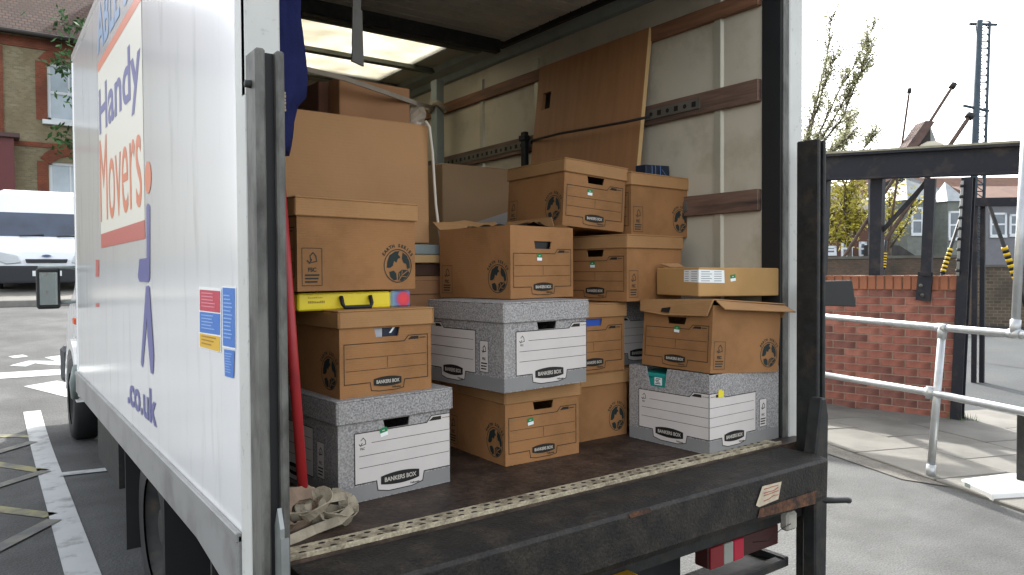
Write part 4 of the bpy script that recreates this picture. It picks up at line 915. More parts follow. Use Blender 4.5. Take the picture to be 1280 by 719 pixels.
b = MB(); b.bx((-.40, -.26, 0), (.28, .26, .050)); b.build('gap_fill', mat('gap_dark', '#4a3226', .7), FT, bevel=.003)  # dark slab standing in for the shade in the gap below
b = MB(); b.bx((-.42, -.28, .051), (.30, .28, .083)); b.build('tan_edge', BOARDEDGE, FT, bevel=.003)
b = MB(); b.bx((-.42, -.282, .084), (.298, .28, .123)); b.build('grey_top', GREYMETAL, FT, bevel=.003)
L6 = thing('carton', 'dark brown carton on top of the large plain carton under the skylight', 'carton', (1.215, 2.84, 1.977), (0, 0, R(4)))
b = MB(); b.bx((-.12, -.2, 0), (.19, .22, .158)); b.build('carton_body', mat('carton_red_brown', '#9a6f4a', .75, var=.08, vscale=4), L6, bevel=.003)
b = MB(); b.bx((-.165, -.12, 0), (-.122, .2, .15)); b.build('side_flap', mat('carton_deep_brown', '#5d3c2b', .8), L6, bevel=.003)
# shrink wrapped bundle
wb = thing('wrapped_bundle', 'small bundle in crumpled clear wrap on the large carton near the grey post', 'bundle', (1.475, 2.73, 1.977))
b = MB(); rn = random.Random(5); n1, n2 = 12, 9; vs = []
for j in range(n2):
    th = PI*j/(n2-1)
    for i in range(n1):
        ph = 2*PI*i/n1; rr = 1+rn.uniform(-.16, .16); vs.append((-.01+.062*math.sin(th)*math.cos(ph)*rr, .06*math.sin(th)*math.sin(ph)*rr, max(0, .058-.062*math.cos(th)*rr)))
b.add(vs, [(j*n1+i, j*n1+(i+1) % n1, (j+1)*n1+(i+1) % n1, (j+1)*n1+i) for j in range(n2-1) for i in range(n1)]); b.build('wrap', mat('wrap_grey', '#9d8f7c', .25, spec=.6, var=.15, vscale=18), wb)
# large carton far back right
p0 = on_y(551, 203, 3.25); p1 = on_y(655, 217, 3.25)
BD_ = thing('carton', 'large flat grey brown carton at the back between the post and desk panel', 'carton', (2.14, 3.40, ZF+.001), (0, 0, R(2)))
b = MB(); b.bx((p0.x-2.14, -.15, 0), (.32, .15, p0.z-ZF-.003)); b.build('carton_body', mat('carton_greyish', '#9c7f5e', .75, var=.06, vscale=3), BD_, bevel=.004)
b = MB(); b.add([(p0.x-2.14+.02, -.1512, .86), (.25, -.1512, 1.0), (.3, -.1512, 1.0), (.3, -.1512, .93), (p0.x-2.14+.02, -.1512, .80)], [(0, 1, 2, 3, 4)]); b.build('packing_tape', mat('tape_grey', '#a7a39c', .35), BD_)
# leaning desk panel
def desk():
    tl = on_x(675, 84, XRI-.035); tr = on_x(811, 38, XRI-.035)
    zt = (tl.z+tr.z)/2+.005; y0, y1 = tr.y, tl.y
    lean = .155; zb = ZF+.004; hgt = zt-zb
    t = thing('desk_panel', 'tall wood effect desk panel leaning against the inside wall', 'panel', (XRI-.06, (y0+y1)/2, zb), (0, 0, 0))
    x_top, x_bot = .025, -.20; hy = (y1-y0)/2
    def P(z, y, off): f = z/hgt; return (x_bot+(x_top-x_bot)*f+off, y, z)
    b = MB(); sl0, sl1 = hgt-.245, hgt-.155; sy0, sy1 = hy-.12, hy-.05    # slot
    for off in (0, .022):
        V = [P(0, -hy, off), P(0, hy, off), P(hgt, hy, off), P(hgt, -hy, off), P(sl0, sy0, off), P(sl0, sy1, off), P(sl1, sy1, off), P(sl1, sy0, off)]
        b.add(V, [(0, 1, 5, 4), (1, 2, 6, 5), (2, 3, 7, 6), (3, 0, 4, 7)])
    V = [P(sl0, sy0, 0), P(sl0, sy1, 0), P(sl1, sy1, 0), P(sl1, sy0, 0)]; W_ = [P(sl0, sy0, .022), P(sl0, sy1, .022), P(sl1, sy1, .022), P(sl1, sy0, .022)]
    b.add(V+W_, [(0, 1, 5, 4), (1, 2, 6, 5), (2, 3, 7, 6), (3, 0, 4, 7)])
    V = [P(0, -hy, 0), P(0, hy, 0), P(hgt, hy, 0), P(hgt, -hy, 0)]; W_ = [P(0, -hy, .022), P(0, hy, .022), P(hgt, hy, .022), P(hgt, -hy, .022)]
    b.add(V+W_, [(0, 1, 5, 4), (1, 2, 6, 5), (2, 3, 7, 6)])
    b.build('panel_board', BOARD, t)
    b = MB(); b.add([P(0, -hy-.0005, 0), P(hgt, -hy-.0005, 0), P(hgt, -hy-.0005, .022), P(0, -hy-.0005, .022), P(0, -hy-.003, 0), P(hgt, -hy-.003, 0), P(hgt, -hy-.003, .022), P(0, -hy-.003, .022)], [(0, 1, 2, 3), (4, 7, 6, 5), (0, 4, 5, 1), (1, 5, 6, 2), (2, 6, 7, 3), (3, 7, 4, 0)]); b.build('edge_band', BOARDEDGE, t)
    b = MB(); b.add([P(sl0-.005, sy0-.005, .0225), P(sl0-.005, sy1+.005, .0225), P(sl1+.005, sy1+.005, .0225), P(sl1+.005, sy0-.005, .0225)], [(0, 1, 2, 3)]); b.build('slot_backing', HOLE, t)
    return t, y0, y1
dk, dy0, dy1 = desk()
# cord across the desk panel
b = MB(); pts = [on_x(812, 146, XRI-.16), on_x(780, 153, XRI-.17), on_x(740, 160, XRI-.17), on_x(700, 167, XRI-.16), on_x(664, 176, XRI-.09)]
tag(b.build('lashing_cord', BLACKR), None); cord = bpy.data.objects['lashing_cord']; bpy.data.objects.remove(cord)
b = MB(); b.tube([tuple(p) for p in pts], .006, 6); tag(b.build('lashing_cord', mat('cord_black', '#241f1c', .8)), 'thin black cord stretched across the leaning desk panel', 'cord')
# R3 small carton with wrap label
r3 = thing('carton', 'small long carton with white address label on the crooked box lid', 'carton', (2.377, 1.895, 1.299), (R(0), R(.6), R(-12)))
b = MB(); b.bx((-.195, -.133, 0), (.195, .133, .108)); b.build('carton_body', mat('carton_yellow_brown', '#b08a56', .75, var=.05, vscale=4, dirt=('#93713f', 3, .5, .9)), r3, bevel=.003)
lab = MB()
lab.add([(-.1955, -.1334, .052), (-.075, -.1338, .050), (-.078, -.1338, .098), (-.1955, -.1334, .100)], [(0, 1, 2, 3)]); lab.add([(-.1957, -.1334, .052), (-.1957, -.045, .054), (-.1957, -.045, .098), (-.1957, -.1334, .100)], [(0, 1, 2, 3)])
lb_ = lab.build('address_label', STWHITE, r3)
lab = MB()
for k in range(5):
    z = .057+k*.0085
    lab.add([(-.185, -.1343, z), (-.145+.01*(k % 2), -.1343, z), (-.145+.01*(k % 2), -.1343, z+.0025), (-.185, -.1343, z+.0025)], [(0, 1, 2, 3)]); lab.add([(-.125, -.1344, z), (-.09, -.1344, z), (-.09, -.1344, z+.0025), (-.125, -.1344, z+.0025)], [(0, 1, 2, 3)])
    lab.add([(-.1963, -.125, z), (-.1963, -.09, z), (-.1963, -.09, z+.0025), (-.1963, -.125, z+.0025)], [(0, 1, 2, 3)]); lab.add([(-.1963, -.075, z), (-.1963, -.05, z), (-.1963, -.05, z+.0025), (-.1963, -.075, z+.0025)], [(0, 1, 2, 3)])
lab.build('print_line', mat('print_grey', '#8d8f94', .6), lb_)
obj('sticker', STK, r3, (-.035, -.1325, .068), (0, R(-8), 0))
b = MB(); b.add([(-.19, .05, .1085), (-.12, .05, .1085), (-.10, .12, .125), (-.19, .12, .122)], [(0, 1, 2, 3)]).add([(-.19, .05, .1115), (-.12, .05, .1115), (-.10, .12, .128), (-.19, .12, .125)], [(0, 1, 2, 3)]); b.build('loose_flap', CARTON, r3)
# navy packet on M6
m6t = 1.544+.262*.975+.006
pk = thing('flat_packet', 'navy blue flat packet with white lines on a brown box lid', 'packet', (2.455, 2.30, m6t+.001), (0, R(-3), R(6)))
b = MB(); b.bx((-.10, -.03, 0), (.07, .03, .058)); b.build('packet_body', NAVYBLK, pk, bevel=.003)
b = MB(); 
for x in (-.06, -.035, .0): b.bx((x, -.0312, .002), (x+.003, -.0305, .057))
b.add([(.01, -.0312, .04), (.014, -.0312, .04), (.05, -.0312, .008), (.046, -.0312, .008)], [(0, 1, 2, 3)]); b.build('print_line', mat('print_blue_pale', '#5f83b5', .5), pk)
# red tube
rt = thing('red_tube', 'red metal tube standing against the left of the load behind the lift column', 'tube', (.668, 1.86, ZF+.001))
b = MB(); b.tube([(.008, .0, .03), (-.012, .02, .46), (-.032, .04, .9)], .0135, 14); b.build('tube', REDP, rt)
b = MB(); b.tube([(.012, -.002, .0), (.008, 0, .06)], .019, 12); b.build('foot_cap', mat('foot_beige', '#bcae95', .7), rt)
# strap heap
wh = thing('webbing_straps', 'tangled heap of beige webbing straps in the corner of the lorry floor', 'straps', (.70, 1.84, ZF+.001))
rn = random.Random(21); wh.scale = (.86, .86, .82)
def loop(c, r, tilt, z, wd, ph=0, sq=1, m=WEB, turns=1.0, n=22):
    pts = []; sd_ = []
    for i in range(n+1):
        a = ph+2*PI*turns*i/n; p = Vector((r*math.cos(a), r*math.sin(a)*sq, 0)); p = Matrix.Rotation(tilt[0], 3, 'X') @ Matrix.Rotation(tilt[1], 3, 'Y') @ p
        pts.append(Vector(c)+p+Vector((0, 0, z+.006*math.sin(3*a)))); sd_.append(Vector((math.cos(a)*.5, math.sin(a)*.5, .9)))
    b = MB(); b.ribbon(pts, wd, .004, sd_); return b
for a in (((-.04, .04, .03), .055, (.5, .3), .03, .03, 0, .8), ((.02, -.01, .03), .06, (.9, -.2), .03, .032, 1, .7), ((.05, -.02, .02), .05, (.2, .5), .015, .03, 2, .9), ((-.05, .0, .03), .06, (.8, .2), .05, .034, 3, .8),
          ((.055, -.035, .02), .055, (1.1, .1), .03, .026, .6, .8), ((-.02, -.03, .02), .05, (.3, -.5), .06, .03, 4, .9)):
    loop(*a).build('webbing_strap', WEB, wh)
loop((-.06, -.02, .02), .06, (1.2, .5), .045, .05, 1.5, .9, m=ROPE_BR).build('webbing_strap', ROPE_BR, wh)
b = MB(); pts = [(-.13, -.10, .008), (-.09, -.085, .010), (-.03, -.06, .012), (.04, -.075, .03), (.09, -.05, .05), (.11, -.02, .045), (.10, .0, .02)]; b.ribbon(pts, .03, .004, (.2, .6, .75)); b.build('webbing_strap', WEB, wh)
b = MB(); pts = [(-.12, -.03, .09), (-.07, -.01, .115), (-.02, .01, .11), (.01, .02, .085), (.03, .0, .05)]; b.ribbon(pts, .045, .005, (.1, .6, .75)); b.build('webbing_strap', ROPE_BR, wh)
# jacket on the left post
jk = thing('jacket', 'navy blue work jacket hanging inside the top of the left door post', 'jacket', (.63, 1.80, 1.68))
nz_, na = 26, 20; vs = []
for j in range(nz_+1):
    t = j/nz_; z = .01+t*.62
    wl = .545-.63 - .02; 
    xr = [(0, -.005), (.05, .002), (.13, .010), (.20, .016), (.215, .034), (.30, .036), (.5, .024), (.8, .004), (1, -.02)]
    for (a0, b0), (a1, b1) in zip(xr[:-1], xr[1:]):
        if a0 <= t <= a1: rx = b0+(b1-b0)*(t-a0)/(a1-a0); break
    for i in range(na):
        a = 2*PI*i/na; cx = (-.075+rx)/2; hwid = (rx+.075)/2
        fold = .008*math.sin(3*a+5*t)+.005*math.sin(7*a-9*t)
        vs.append((cx+(hwid+fold)*math.cos(a), (.055+fold)*math.sin(a)+.01*math.sin(6*t), z))
b = MB(); b.add(vs, [(j*na+i, j*na+(i+1) % na, (j+1)*na+(i+1) % na, (j+1)*na+i) for j in range(nz_) for i in range(na)]+[tuple(range(na))[::-1], tuple(range(nz_*na, (nz_+1)*na))], 0, None, True); b.build('cloth', NAVY, jk)
b = MB(); 
for k in range(6): b.box((-.034, -.060-.002*(k % 2), .145-k*.008), (.004, .003, .006))
b.build('zip_pull', mat('zip_brass', '#8a7860', .4, metal=.5), jk)
# hanging pull strap of the shutter
ps = on_y(446, 0, 2.15); pe = on_y(446, 77, 2.15)
st_ = thing('pull_strap', 'dark grey pull strap hanging from the rolled up door', 'strap', (pe.x, 2.15, pe.z))
L_ = ZC-.06-pe.z; b = MB(); pts = [(0.01, 0, L_), (.008, .0, L_*.7), (.004, 0, L_*.45), (0, 0, .12), (-.002, 0, .05), (0, 0, 0)]; b.ribbon(pts, .03, .004, (1, .2, 0)); 
b.prism([(-.018, -.002), (.022, -.012), (.018, .16), (-.004, .16)], 'Y', -.004, .004); b.build('webbing', GREYST, st_)
# tie strap to the post and white cable
b = MB(); pts = [on_y(384, 87, 2.50), on_y(430, 98, 2.54), on_y(480, 115, 2.58), on_y(520, 129, 2.66), on_x(541, 134, 2.40)]; b.ribbon([tuple(p) for p in pts], .02, .004, (0, .3, 1)); tag(b.build('tie_strap', mat('strap_pale', '#8b8070', .7, var=.1, vscale=20)), 'pale tie strap pulled from the cartons to the grey post', 'strap')
b = MB(); b.tube([(2.42+.042*math.cos(a), PY+.05*math.sin(a), on_x(546, 135, 2.42).z+.02*math.sin(a*2)) for a in [2*PI*k/14 for k in range(15)]], .02, 6, cap=False); tag(b.build('tie_knot', bpy.data.materials['strap_pale']), 'pale strap knotted round the grey upright post', 'strap')
b = MB(); b.tube([tuple(on_y(x, y, 2.50)+Vector((0, .02, 0))) for x, y in ((535, 150), (540, 158), (544, 190), (546, 225), (548, 255), (551, 280), (554, 300), (556, 330))], .0055, 8); tag(b.build('white_cable', CABLEW), 'thin white cable hanging down the edge of the large carton', 'cable')

# ================================================================== RIGHT: brick wall, steel frame, railing
WE = Vector((7.24, 3.06, 0)); WD = Vector((-.165, .986, 0)).normalized(); WN = Vector((-WD.y, WD.x, 0))   # WD along the wall away from us, WN faces the lorry
if WN.x > 0: WN = -WN
WANG = math.atan2(WD.y, WD.x)
def wpt(s, o, z): return WE + WD*s + WN*o + Vector((0, 0, z))
def on_wall(px, py, o=0.0):
    d = ray(px, py); n = WN; P0 = WE + WN*o
    return CAM + d*((P0-CAM).dot(n)/d.dot(n))
bw = thing('brick_wall', 'low red brick wall with orange brick coping behind the railing', 'wall', tuple(WE), (0, 0, WANG))
# local axes of the wall: x along, y = left of x ( = WN or -WN )
sgn = 1 if (Matrix.Rotation(WANG, 3, 'Z') @ Vector((0, 1, 0))).dot(WN) > 0 else -1
b = MB(); b.bx((.006, -sgn*.20, 0), (3.1, -sgn*.004, 1.195)); b.build('mortar', MORTAR, bw)
bmesh_var = []
for k in range(3):
    for j in range(2):
        q = MB(); q.box((0, 0, 0), (.215, .10, .0655)); bmesh_var.append(q.mesh('brick', BRICKS[k], .003))
hq = MB(); hq.box((0, 0, 0), (.1025, .10, .0655)); hb = [ ]
for k in range(3):
    q = MB(); q.box((0, 0, 0), (.1025, .10, .0655)); hb.append(q.mesh('brick', BRICKS[k], .003))
rn = random.Random(8); nb = 0
for r_ in range(16):
    z = .0375+.075*r_; x = 0.0
    first = True
    while x < 3.05:
        half = (first and r_ % 2 == 1)
        ln = .1025 if half else .215
        me = (hb if half else bmesh_var)[min(2, int(rn.random()*3)) if half else rn.choice((0, 0, 1, 2, 3, 4))]
        o_ = obj('brick', me, bw, (x+ln/2, sgn*(-.05+rn.uniform(-.001, .003)), z), (0, 0, rn.uniform(-.006, .006))); nb += 1
        x += ln+.0105; first = False
cp = MB(); cp.box((0, 0, 0), (.068, .225, .138)); cpm = cp.mesh('coping_brick', COPING, .006)
x = .034
while x < 3.05:
    obj('coping_brick', cpm, bw, (x, -sgn*.095, 1.195+.071+rn.uniform(-.002, .002)), (rn.uniform(-.01, .01), rn.uniform(-.01, .01), rn.uniform(-.01, .01))); x += .079
b = MB(); b.bx((0.0, -sgn*.19, 1.195), (3.08, -sgn*.002, 1.32)); b.build('coping_mortar', MORTAR, bw)

# steel frame of the burnt out building
sf = thing('steel_frame', 'dark steel frame with heavy beam standing over the brick wall', 'frame', tuple(wpt(0, 0, 0)))
def fpart(name, mb, m=STEELB, bevel=0, **kw): return part(name, mb, m, sf, bevel, **kw)
def bar(mb, a, c, wx, wz, side=None, m=0):
    """rectangular bar from a to c, wx across (horizontal), wz other"""
    a = Vector(a); c = Vector(c); t = (c-a).normalized(); s = Vector(side) if side is not None else t.cross(Vector((0, 0, 1)))
    if s.length < 1e-4: s = Vector((1, 0, 0))
    s = (s-t*s.dot(t)).normalized(); n = t.cross(s)
    vs = [p+s*(i*wx/2)+n*(j*wz/2) for p in (a, c) for i, j in ((-1,-1),(1,-1),(1,1),(-1,1))]
    mb.add(vs, [(0, 3, 2, 1), (4, 5, 6, 7)]+[(i, (i+1) % 4, 4+(i+1) % 4, 4+i) for i in range(4)], m); return mb
tl_, bl_ = on_wall(1028, 195), on_wall(1028, 225); tr_, br_ = on_wall(1280, 181), on_wall(1280, 216)
def ext(a, c, k): return a+(c-a)*k
b = MB(); m0, m1 = (tl_+bl_)/2, (tr_+br_)/2; p, q = ext(m1, m0, 1.9), ext(m0, m1, 1.25); hgt = .235
bar(b, p, q, .02, hgt); bar(b, p+Vector((0, 0, hgt/2)), q+Vector((0, 0, hgt/2)), .14, .022); bar(b, p-Vector((0, 0, hgt/2)), q-Vector((0, 0, hgt/2)), .14, .022); fpart('beam', b)
b = MB(); bar(b, p+Vector((0, 0, hgt/2+.025)), q+Vector((0, 0, hgt/2+.025)), .13, .02); fpart('capping', b, mat('cap_pale', '#8b8672', .8, var=.2, vscale=10))
# post bolted to the wall face
a = on_wall(1163, 224, .05); c = on_wall(1158, 345, .05); b = MB(); bar(b, a, c, .09, .05, side=WD); po = fpart('post', b)
a = on_wall(1157, 340, .045); c = on_wall(1154, 376, .045); b = MB(); bar(b, a, c, .125, .025, side=WD); fpart('foot_plate', b)
b = MB()
for pxy in ((1151, 357), (1153, 369)):
    q_ = on_wall(*pxy, .062); b.lathe([(.001, -.01), (.016, -.008), (.018, 0)], 8, 0, Matrix.Translation(q_))
fpart('bolt', b, GALV)['kind'] = 'stuff'
for pa, pc, wd_, o in (((1031, 226), (1026, 350), .09, -.05), ((1098, 224), (1095, 345), .105, -.1)):
    a = on_wall(*pa, o); c = on_wall(*pc, o); b = MB(); bar(b, a, c, wd_, .1, side=WD); fpart('post', b)
# gate column at the wall end
a = on_wall(1211, 222, .0); c = on_wall(1196, 528, .0); c.z = 0
b = MB(); bar(b, a, c, .012, .10, side=WD); bar(b, a+WN*.05, c+WN*.05, .09, .014, side=WD); bar(b, a-WN*.05, c-WN*.05, .09, .014, side=WD); fpart('column', b)
a2 = on_wall(1203, 226, .09); c2 = on_wall(1197, 345, .09); b = MB(); b.tube([a2, (a2+c2)/2, c2], .012, 6); cdt = fpart('conduit', b, mat('conduit_grey', '#8f908c', .6))
b = MB()
for k in range(9): q_ = a2.lerp(c2, (k+.5)/9); b.tube([q_-Vector((0, 0, .012)), q_+Vector((0, 0, .012))], .019, 6)
part('cable_tie', b, BLACKR, cdt)['kind'] = 'stuff'
a = on_wall(1160, 226, -.12); c = on_wall(1100, 292, -.12); b = MB(); bar(b, a, c, .035, .035); fpart('brace', b)
# inner doorway frame, one bay further back
g0 = dep(1214, 253, 9.0); g1 = dep(1300, 252, 8.4); b = MB(); bar(b, g0, g1, .1, .1); 
b2 = MB()
fpart('lintel', b)
for pxx in (1219, 1229):
    a = dep(pxx, 257, 8.95); b = MB(); bar(b, a, Vector((a.x, a.y, 0)), .05, .05, side=WD); fpart('door_post', b)

yb = MB(); yb.add([(7.55, -3, .005), (30, -3, .005), (30, 20, .005), (7.0, 20, .005), (7.0, 5, .005), (7.55, 3.0, .005)], [tuple(range(6))]); tag(yb.build('yard', YARD), kind='structure')  # darker sheet laid over the ground beyond the brick wall
# galvanised railing
rl = thing('railing', 'galvanised tube railing with two rails along the pavement edge', 'railing', (5.12, 2.33, 0))
T0, T1 = on_z(1022, 395, 1.0), on_z(1178, 410, 1.0); T2 = on_z(1280, 418.5, 1.0)
base = Vector((5.12, 2.33, 0)); dirr = (T1-T0).normalized()
def lowr(px, py, o=.0):
    n = Vector((dirr.y, -dirr.x, 0)); P0 = base.lerp(T1, .5); d = ray(px, py); return CAM+d*((P0-CAM).dot(n)/d.dot(n))
b = MB(); b.tube([T1+(T0-T1)*1.9, T1, T1+(T2-T1)*1.0, T1+(T2-T1)*3.2], .0245, 12); part('top_rail', b, TUBEG, rl)
l0, l1, l2 = lowr(1022, 467), lowr(1163, 491), lowr(1280, 515)
b = MB(); b.tube([l1+(l0-l1)*1.9, l1, l2, l1+(l2-l1)*3.0], .0245, 12); part('lower_rail', b, TUBEG, rl)
b = MB(); b.tube([base, T1], .0245, 12); part('post', b, TUBEG, rl)
def collar(p, d, ln=.042, r=.0295):
    b = MB(); d = Vector(d).normalized(); b.tube([p-d*ln, p-d*ln*.98, p+d*ln*.98, p+d*ln], [r*.9, r, r, r*.9], 12); return b
up_ = (T1-base).normalized()
for p_, d_ in ((T1, dirr), (T1-up_*.03, up_), (l1, dirr), (l1, up_), (base+up_*.05, up_)): part('clamp', collar(p_, d_), TUBEG, rl)
u0 = T1.lerp(T2, .90); u1 = on_y(1277, 262, u0.y); u2 = u0+(u1-u0)*1.7
b = MB(); b.tube([u0, u2], .0245, 12); part('upright', b, TUBEG, rl); part('clamp', collar(u0, dirr), TUBEG, rl); part('clamp', collar(u0+(u1-u0)*.06, u1-u0), TUBEG, rl)
# white slab and dark post at the pavement edge
zt_ = .055
qs = [on_z(1201, 599, zt_), on_z(1241, 617, zt_), on_z(1300, 613, zt_), on_z(1300, 590, zt_), on_z(1255, 592, zt_)]
b = MB(); b.prism([(p.x, p.y) for p in qs], 'Z', .006, zt_); ws_ = thing('white_slab', 'white slab with a grey sticker lying at the pavement edge under the railing', 'slab', (qs[1].x, qs[1].y, .006)); part('slab', b, WHITEB, ws_, bevel=.006)
p0_ = qs[0].lerp(qs[1], .12); p1_ = qs[0].lerp(qs[1], .30); dn = Vector((0, 0, -1)); nn = Vector((-.7, -.7, 0))
b = MB(); b.add([p0_+nn*.004+dn*.006, p1_+nn*.004+dn*.006, p1_+nn*.004+dn*.04, p0_+nn*.004+dn*.04], [(0, 1, 2, 3)]); part('sticker', b, GREYMETAL, ws_)
pp = on_z(1279, 600, zt_); dpst = thing('bollard', 'slim dark post standing on the white slab at the photo edge', 'bollard', (pp.x, pp.y, zt_)); b = MB(); b.bx((-.03, -.03, 0), (.03, .03, .44)); b.build('post', DARKST, dpst, bevel=.006)
# weeds at the foot of the column
b = MB(); q = on_wall(1203, 528, .03); q.z = .01; rn = random.Random(4)
for _ in range(60):
    c = q+Vector((rn.gauss(0, .05), rn.gauss(0, .07), 0)); h = rn.uniform(.03, .10); l = Vector((rn.uniform(-.03, .03), rn.uniform(-.03, .03), h)); b.add([c-Vector((.004, .004, 0)), c+Vector((.004, .004, 0)), c+l], [(0, 1, 2)])
tag(b.build('weeds', mat('weed_green', '#5b7438', .8)), kind='stuff')

# ================================================================== RIGHT BACKGROUND
def facing(px, D, z=0.0):
    p = dep(px, 333, D); p.z = z; return p
YAW = math.atan2(RGT.y, RGT.x)
# boundary wall
wl, wr = dep(985, 333, 20), dep(1330, 333, 17)
wv = (wr-wl); wv.z = 0; L_ = wv.length; wang = math.atan2(wv.y, wv.x)
bwl = thing('boundary_wall', 'weathered dark brick boundary wall across the yard', 'wall', (wl.x, wl.y, 0), (0, 0, wang))
b = MB(); b.bx((0, 0, -.05), (L_*.72, .25, 1.66)); b.build('wall', brickmat('old_brick', '#5b5148', '#6f5a49', '#4f4a42', 5.5, var='#3c3a35'), bwl)
b = MB(); b.bx((L_*.72, 0.01, -.05), (L_, .26, 1.42)); b.build('wall', brickmat('stone_brick', '#665d50', '#51483e', '#75695a', 3.2, var='#4e483f', ms=.03), bwl)
b = MB(); b.bx((0, -.03, 1.66), (L_*.72, .28, 1.73)); b.bx((L_*.72, -.03, 1.42), (L_, .28, 1.48)); b.build('coping', mat('coping_dull', '#5d5a52', .9, var=.15, vscale=4), bwl)

def far_house(name, label, px0, D, u0, u1, eave, ridge, depth, wallm, roofm, wins, bays=(), doors=(), loc_px=None, hip=False, chim=()):
    p = facing(px0, D); t = thing(name, label, 'house', tuple(p), (0, 0, YAW))
    b = MB(); b.bx((u0, 0, -.5), (u1, depth, eave)); b.build('wall', wallm, t)
    r = MB()
    if hip: r.add([(u0-.2, -.25, eave), (u1+.2, -.25, eave), (u1+.2, depth+.25, eave), (u0-.2, depth+.25, eave), (u0+depth*.45, depth/2, ridge), (u1-depth*.45, depth/2, ridge)], [(0, 3, 2, 1), (0, 1, 5, 4), (1, 2, 5), (2, 3, 4, 5), (3, 0, 4)])
    else: r.prism([(-.3, eave-.05), (-.3, eave+.1), (depth/2, ridge), (depth+.3, eave+.1), (depth+.3, eave-.05)], 'X', u0-.15, u1+.15)
    ro = r.build('roof', roofm, t)
    for cu in chim:
        c = MB(); c.bx((cu-.35, depth*.4, ridge-.6), (cu+.35, depth*.4+.5, ridge+.9)); c.bx((cu-.42, depth*.4-.07, ridge+.78), (cu+.42, depth*.4+.57, ridge+.9)); c.build('chimney', wallm, ro)
    for (wu, wz0, wz1, ww, y) in wins:
        f = MB(); y0 = y-.06
        f.bx((wu-ww/2, y0, wz0), (wu-ww/2+.12, y0+.1, wz1)); f.bx((wu+ww/2-.12, y0, wz0), (wu+ww/2, y0+.1, wz1)); f.bx((wu-ww/2, y0, wz1-.12), (wu+ww/2, y0+.1, wz1)); f.bx((wu-ww/2, y0-.04, wz0-.1), (wu+ww/2, y0+.1, wz0+.08)); f.bx((wu-ww/2+.12, y0, (wz0+wz1)/2-.05), (wu+ww/2-.12, y0+.09, (wz0+wz1)/2+.05))
        wo_ = f.build('window', WINW, t); MB().bx((wu-ww/2+.08, y0+.03, wz0+.06), (wu+ww/2-.08, y0+.05, wz1-.06)).build('pane', GLASS, wo_)
    for (bu, bw_, bd, bz, rz2, rm) in bays:
        k = bw_/2; by = MB(); by.prism([(bu-k, 0), (bu-k*.55, -bd), (bu+k*.55, -bd), (bu+k, 0)], 'Z', -.5, bz); bo = by.build('bay', wallm, t)
        rr = MB(); rr.add([(bu-k-.15, 0.05, bz), (bu-k*.55-.1, -bd-.15, bz), (bu+k*.55+.1, -bd-.15, bz), (bu+k+.15, .05, bz), (bu, .3, rz2)], [(0, 1, 4), (1, 2, 4), (2, 3, 4), (3, 2, 1, 0), (0, 4, 3)]); rr.build('bay_roof', rm, bo)
    return t
SLATE = mat('slate_pale', '#8f9596', .45, var=.1, vscale=3); SLATED = mat('slate_dark', '#5c6264', .6, var=.12, vscale=3)
REDROOF = mat('roof_red_brown', '#624638', .85, var=.14, vscale=2.5, dirt=('#503c31', 1, .5, .8))
PEBBLE = mat('pebbledash_grey', '#767a72', .9, var=.08, vscale=5, dirt=('#62655f', .8, .5, .8))
GREYR = mat('render_grey', '#757578', .9, var=.06, vscale=3)
k_ = 45/FPX
def uz(px, py, px0, D): return ((px-px0)*D/FPX, 1.4-(py-333)*D/FPX)
far_house('grey_house', 'grey stone house with two pale hipped bay roofs beyond the yard', 1150, 45, uz(1113, 0, 1150, 45)[0], uz(1206, 0, 1150, 45)[0], 5.55, 7.4, 6.0, PEBBLE, SLATED,
          [(uz(1136, 0, 1150, 45)[0]-.02, 1.4+(333-291)*k_, 1.4+(333-258)*k_, .72, -.9), (uz(1154, 0, 1150, 45)[0], 1.4+(333-291)*k_, 1.4+(333-261)*k_, .6, -.0), (uz(1183, 0, 1150, 45)[0], 1.4+(333-297)*k_, 1.4+(333-263)*k_, .9, -.9)],
          [(uz(1135, 0, 1150, 45)[0], 1.9, .9, 5.5, 6.9, SLATE), (uz(1184, 0, 1150, 45)[0], 1.9, .9, 5.4, 6.7, SLATE)], hip=True)
far_house('red_roof_house', 'long red roofed house standing behind the grey stone house', 1200, 58, uz(1095, 0, 1200, 58)[0], uz(1330, 0, 1200, 58)[0], 5.6, 9.0, 8.0, mat('cream_render', '#8d8577', .9), REDROOF, [(uz(1220, 0, 1200, 58)[0], 3.2, 5.0, 1.0, 0)], chim=(uz(1150, 0, 1200, 58)[0]+.3,))
far_house('rendered_house', 'grey rendered house with a white sash window seen through the doorway frame', 1255, 44, uz(1229, 0, 1255, 44)[0], uz(1320, 0, 1255, 44)[0], 1.4+(333-252)*44/FPX, 6.6, 6.0, GREYR, REDROOF,
          [(uz(1247, 0, 1255, 44)[0], 1.4+(333-293)*44/FPX, 1.4+(333-264)*44/FPX, 1.0, 0), (uz(1266, 0, 1255, 44)[0], 1.4+(333-292)*44/FPX, 1.4+(333-266)*44/FPX, .5, 0)])
far_house('red_brick_house', 'small red brick house with white framed openings behind the yellow green tree', 1058, 40, uz(1000, 0, 1058, 40)[0], uz(1092, 0, 1058, 40)[0], 1.4+(333-262)*40/FPX, 6.2, 6.0, brickmat('far_red_brick', '#6f4b41', '#62443c', '#66554c', 4), mat('roof_dark_tile', '#4d4743', .8, var=.15, vscale=3),
          [(uz(1058, 0, 1058, 40)[0], 1.4+(333-318)*40/FPX, 1.4+(333-297)*40/FPX, .62, 0), (uz(1078, 0, 1058, 40)[0], 1.4+(333-317)*40/FPX, 1.4+(333-299)*40/FPX, .42, 0), (uz(1038, 0, 1058, 40)[0], 1.4+(333-314)*40/FPX, 1.4+(333-304)*40/FPX, .6, 0)])

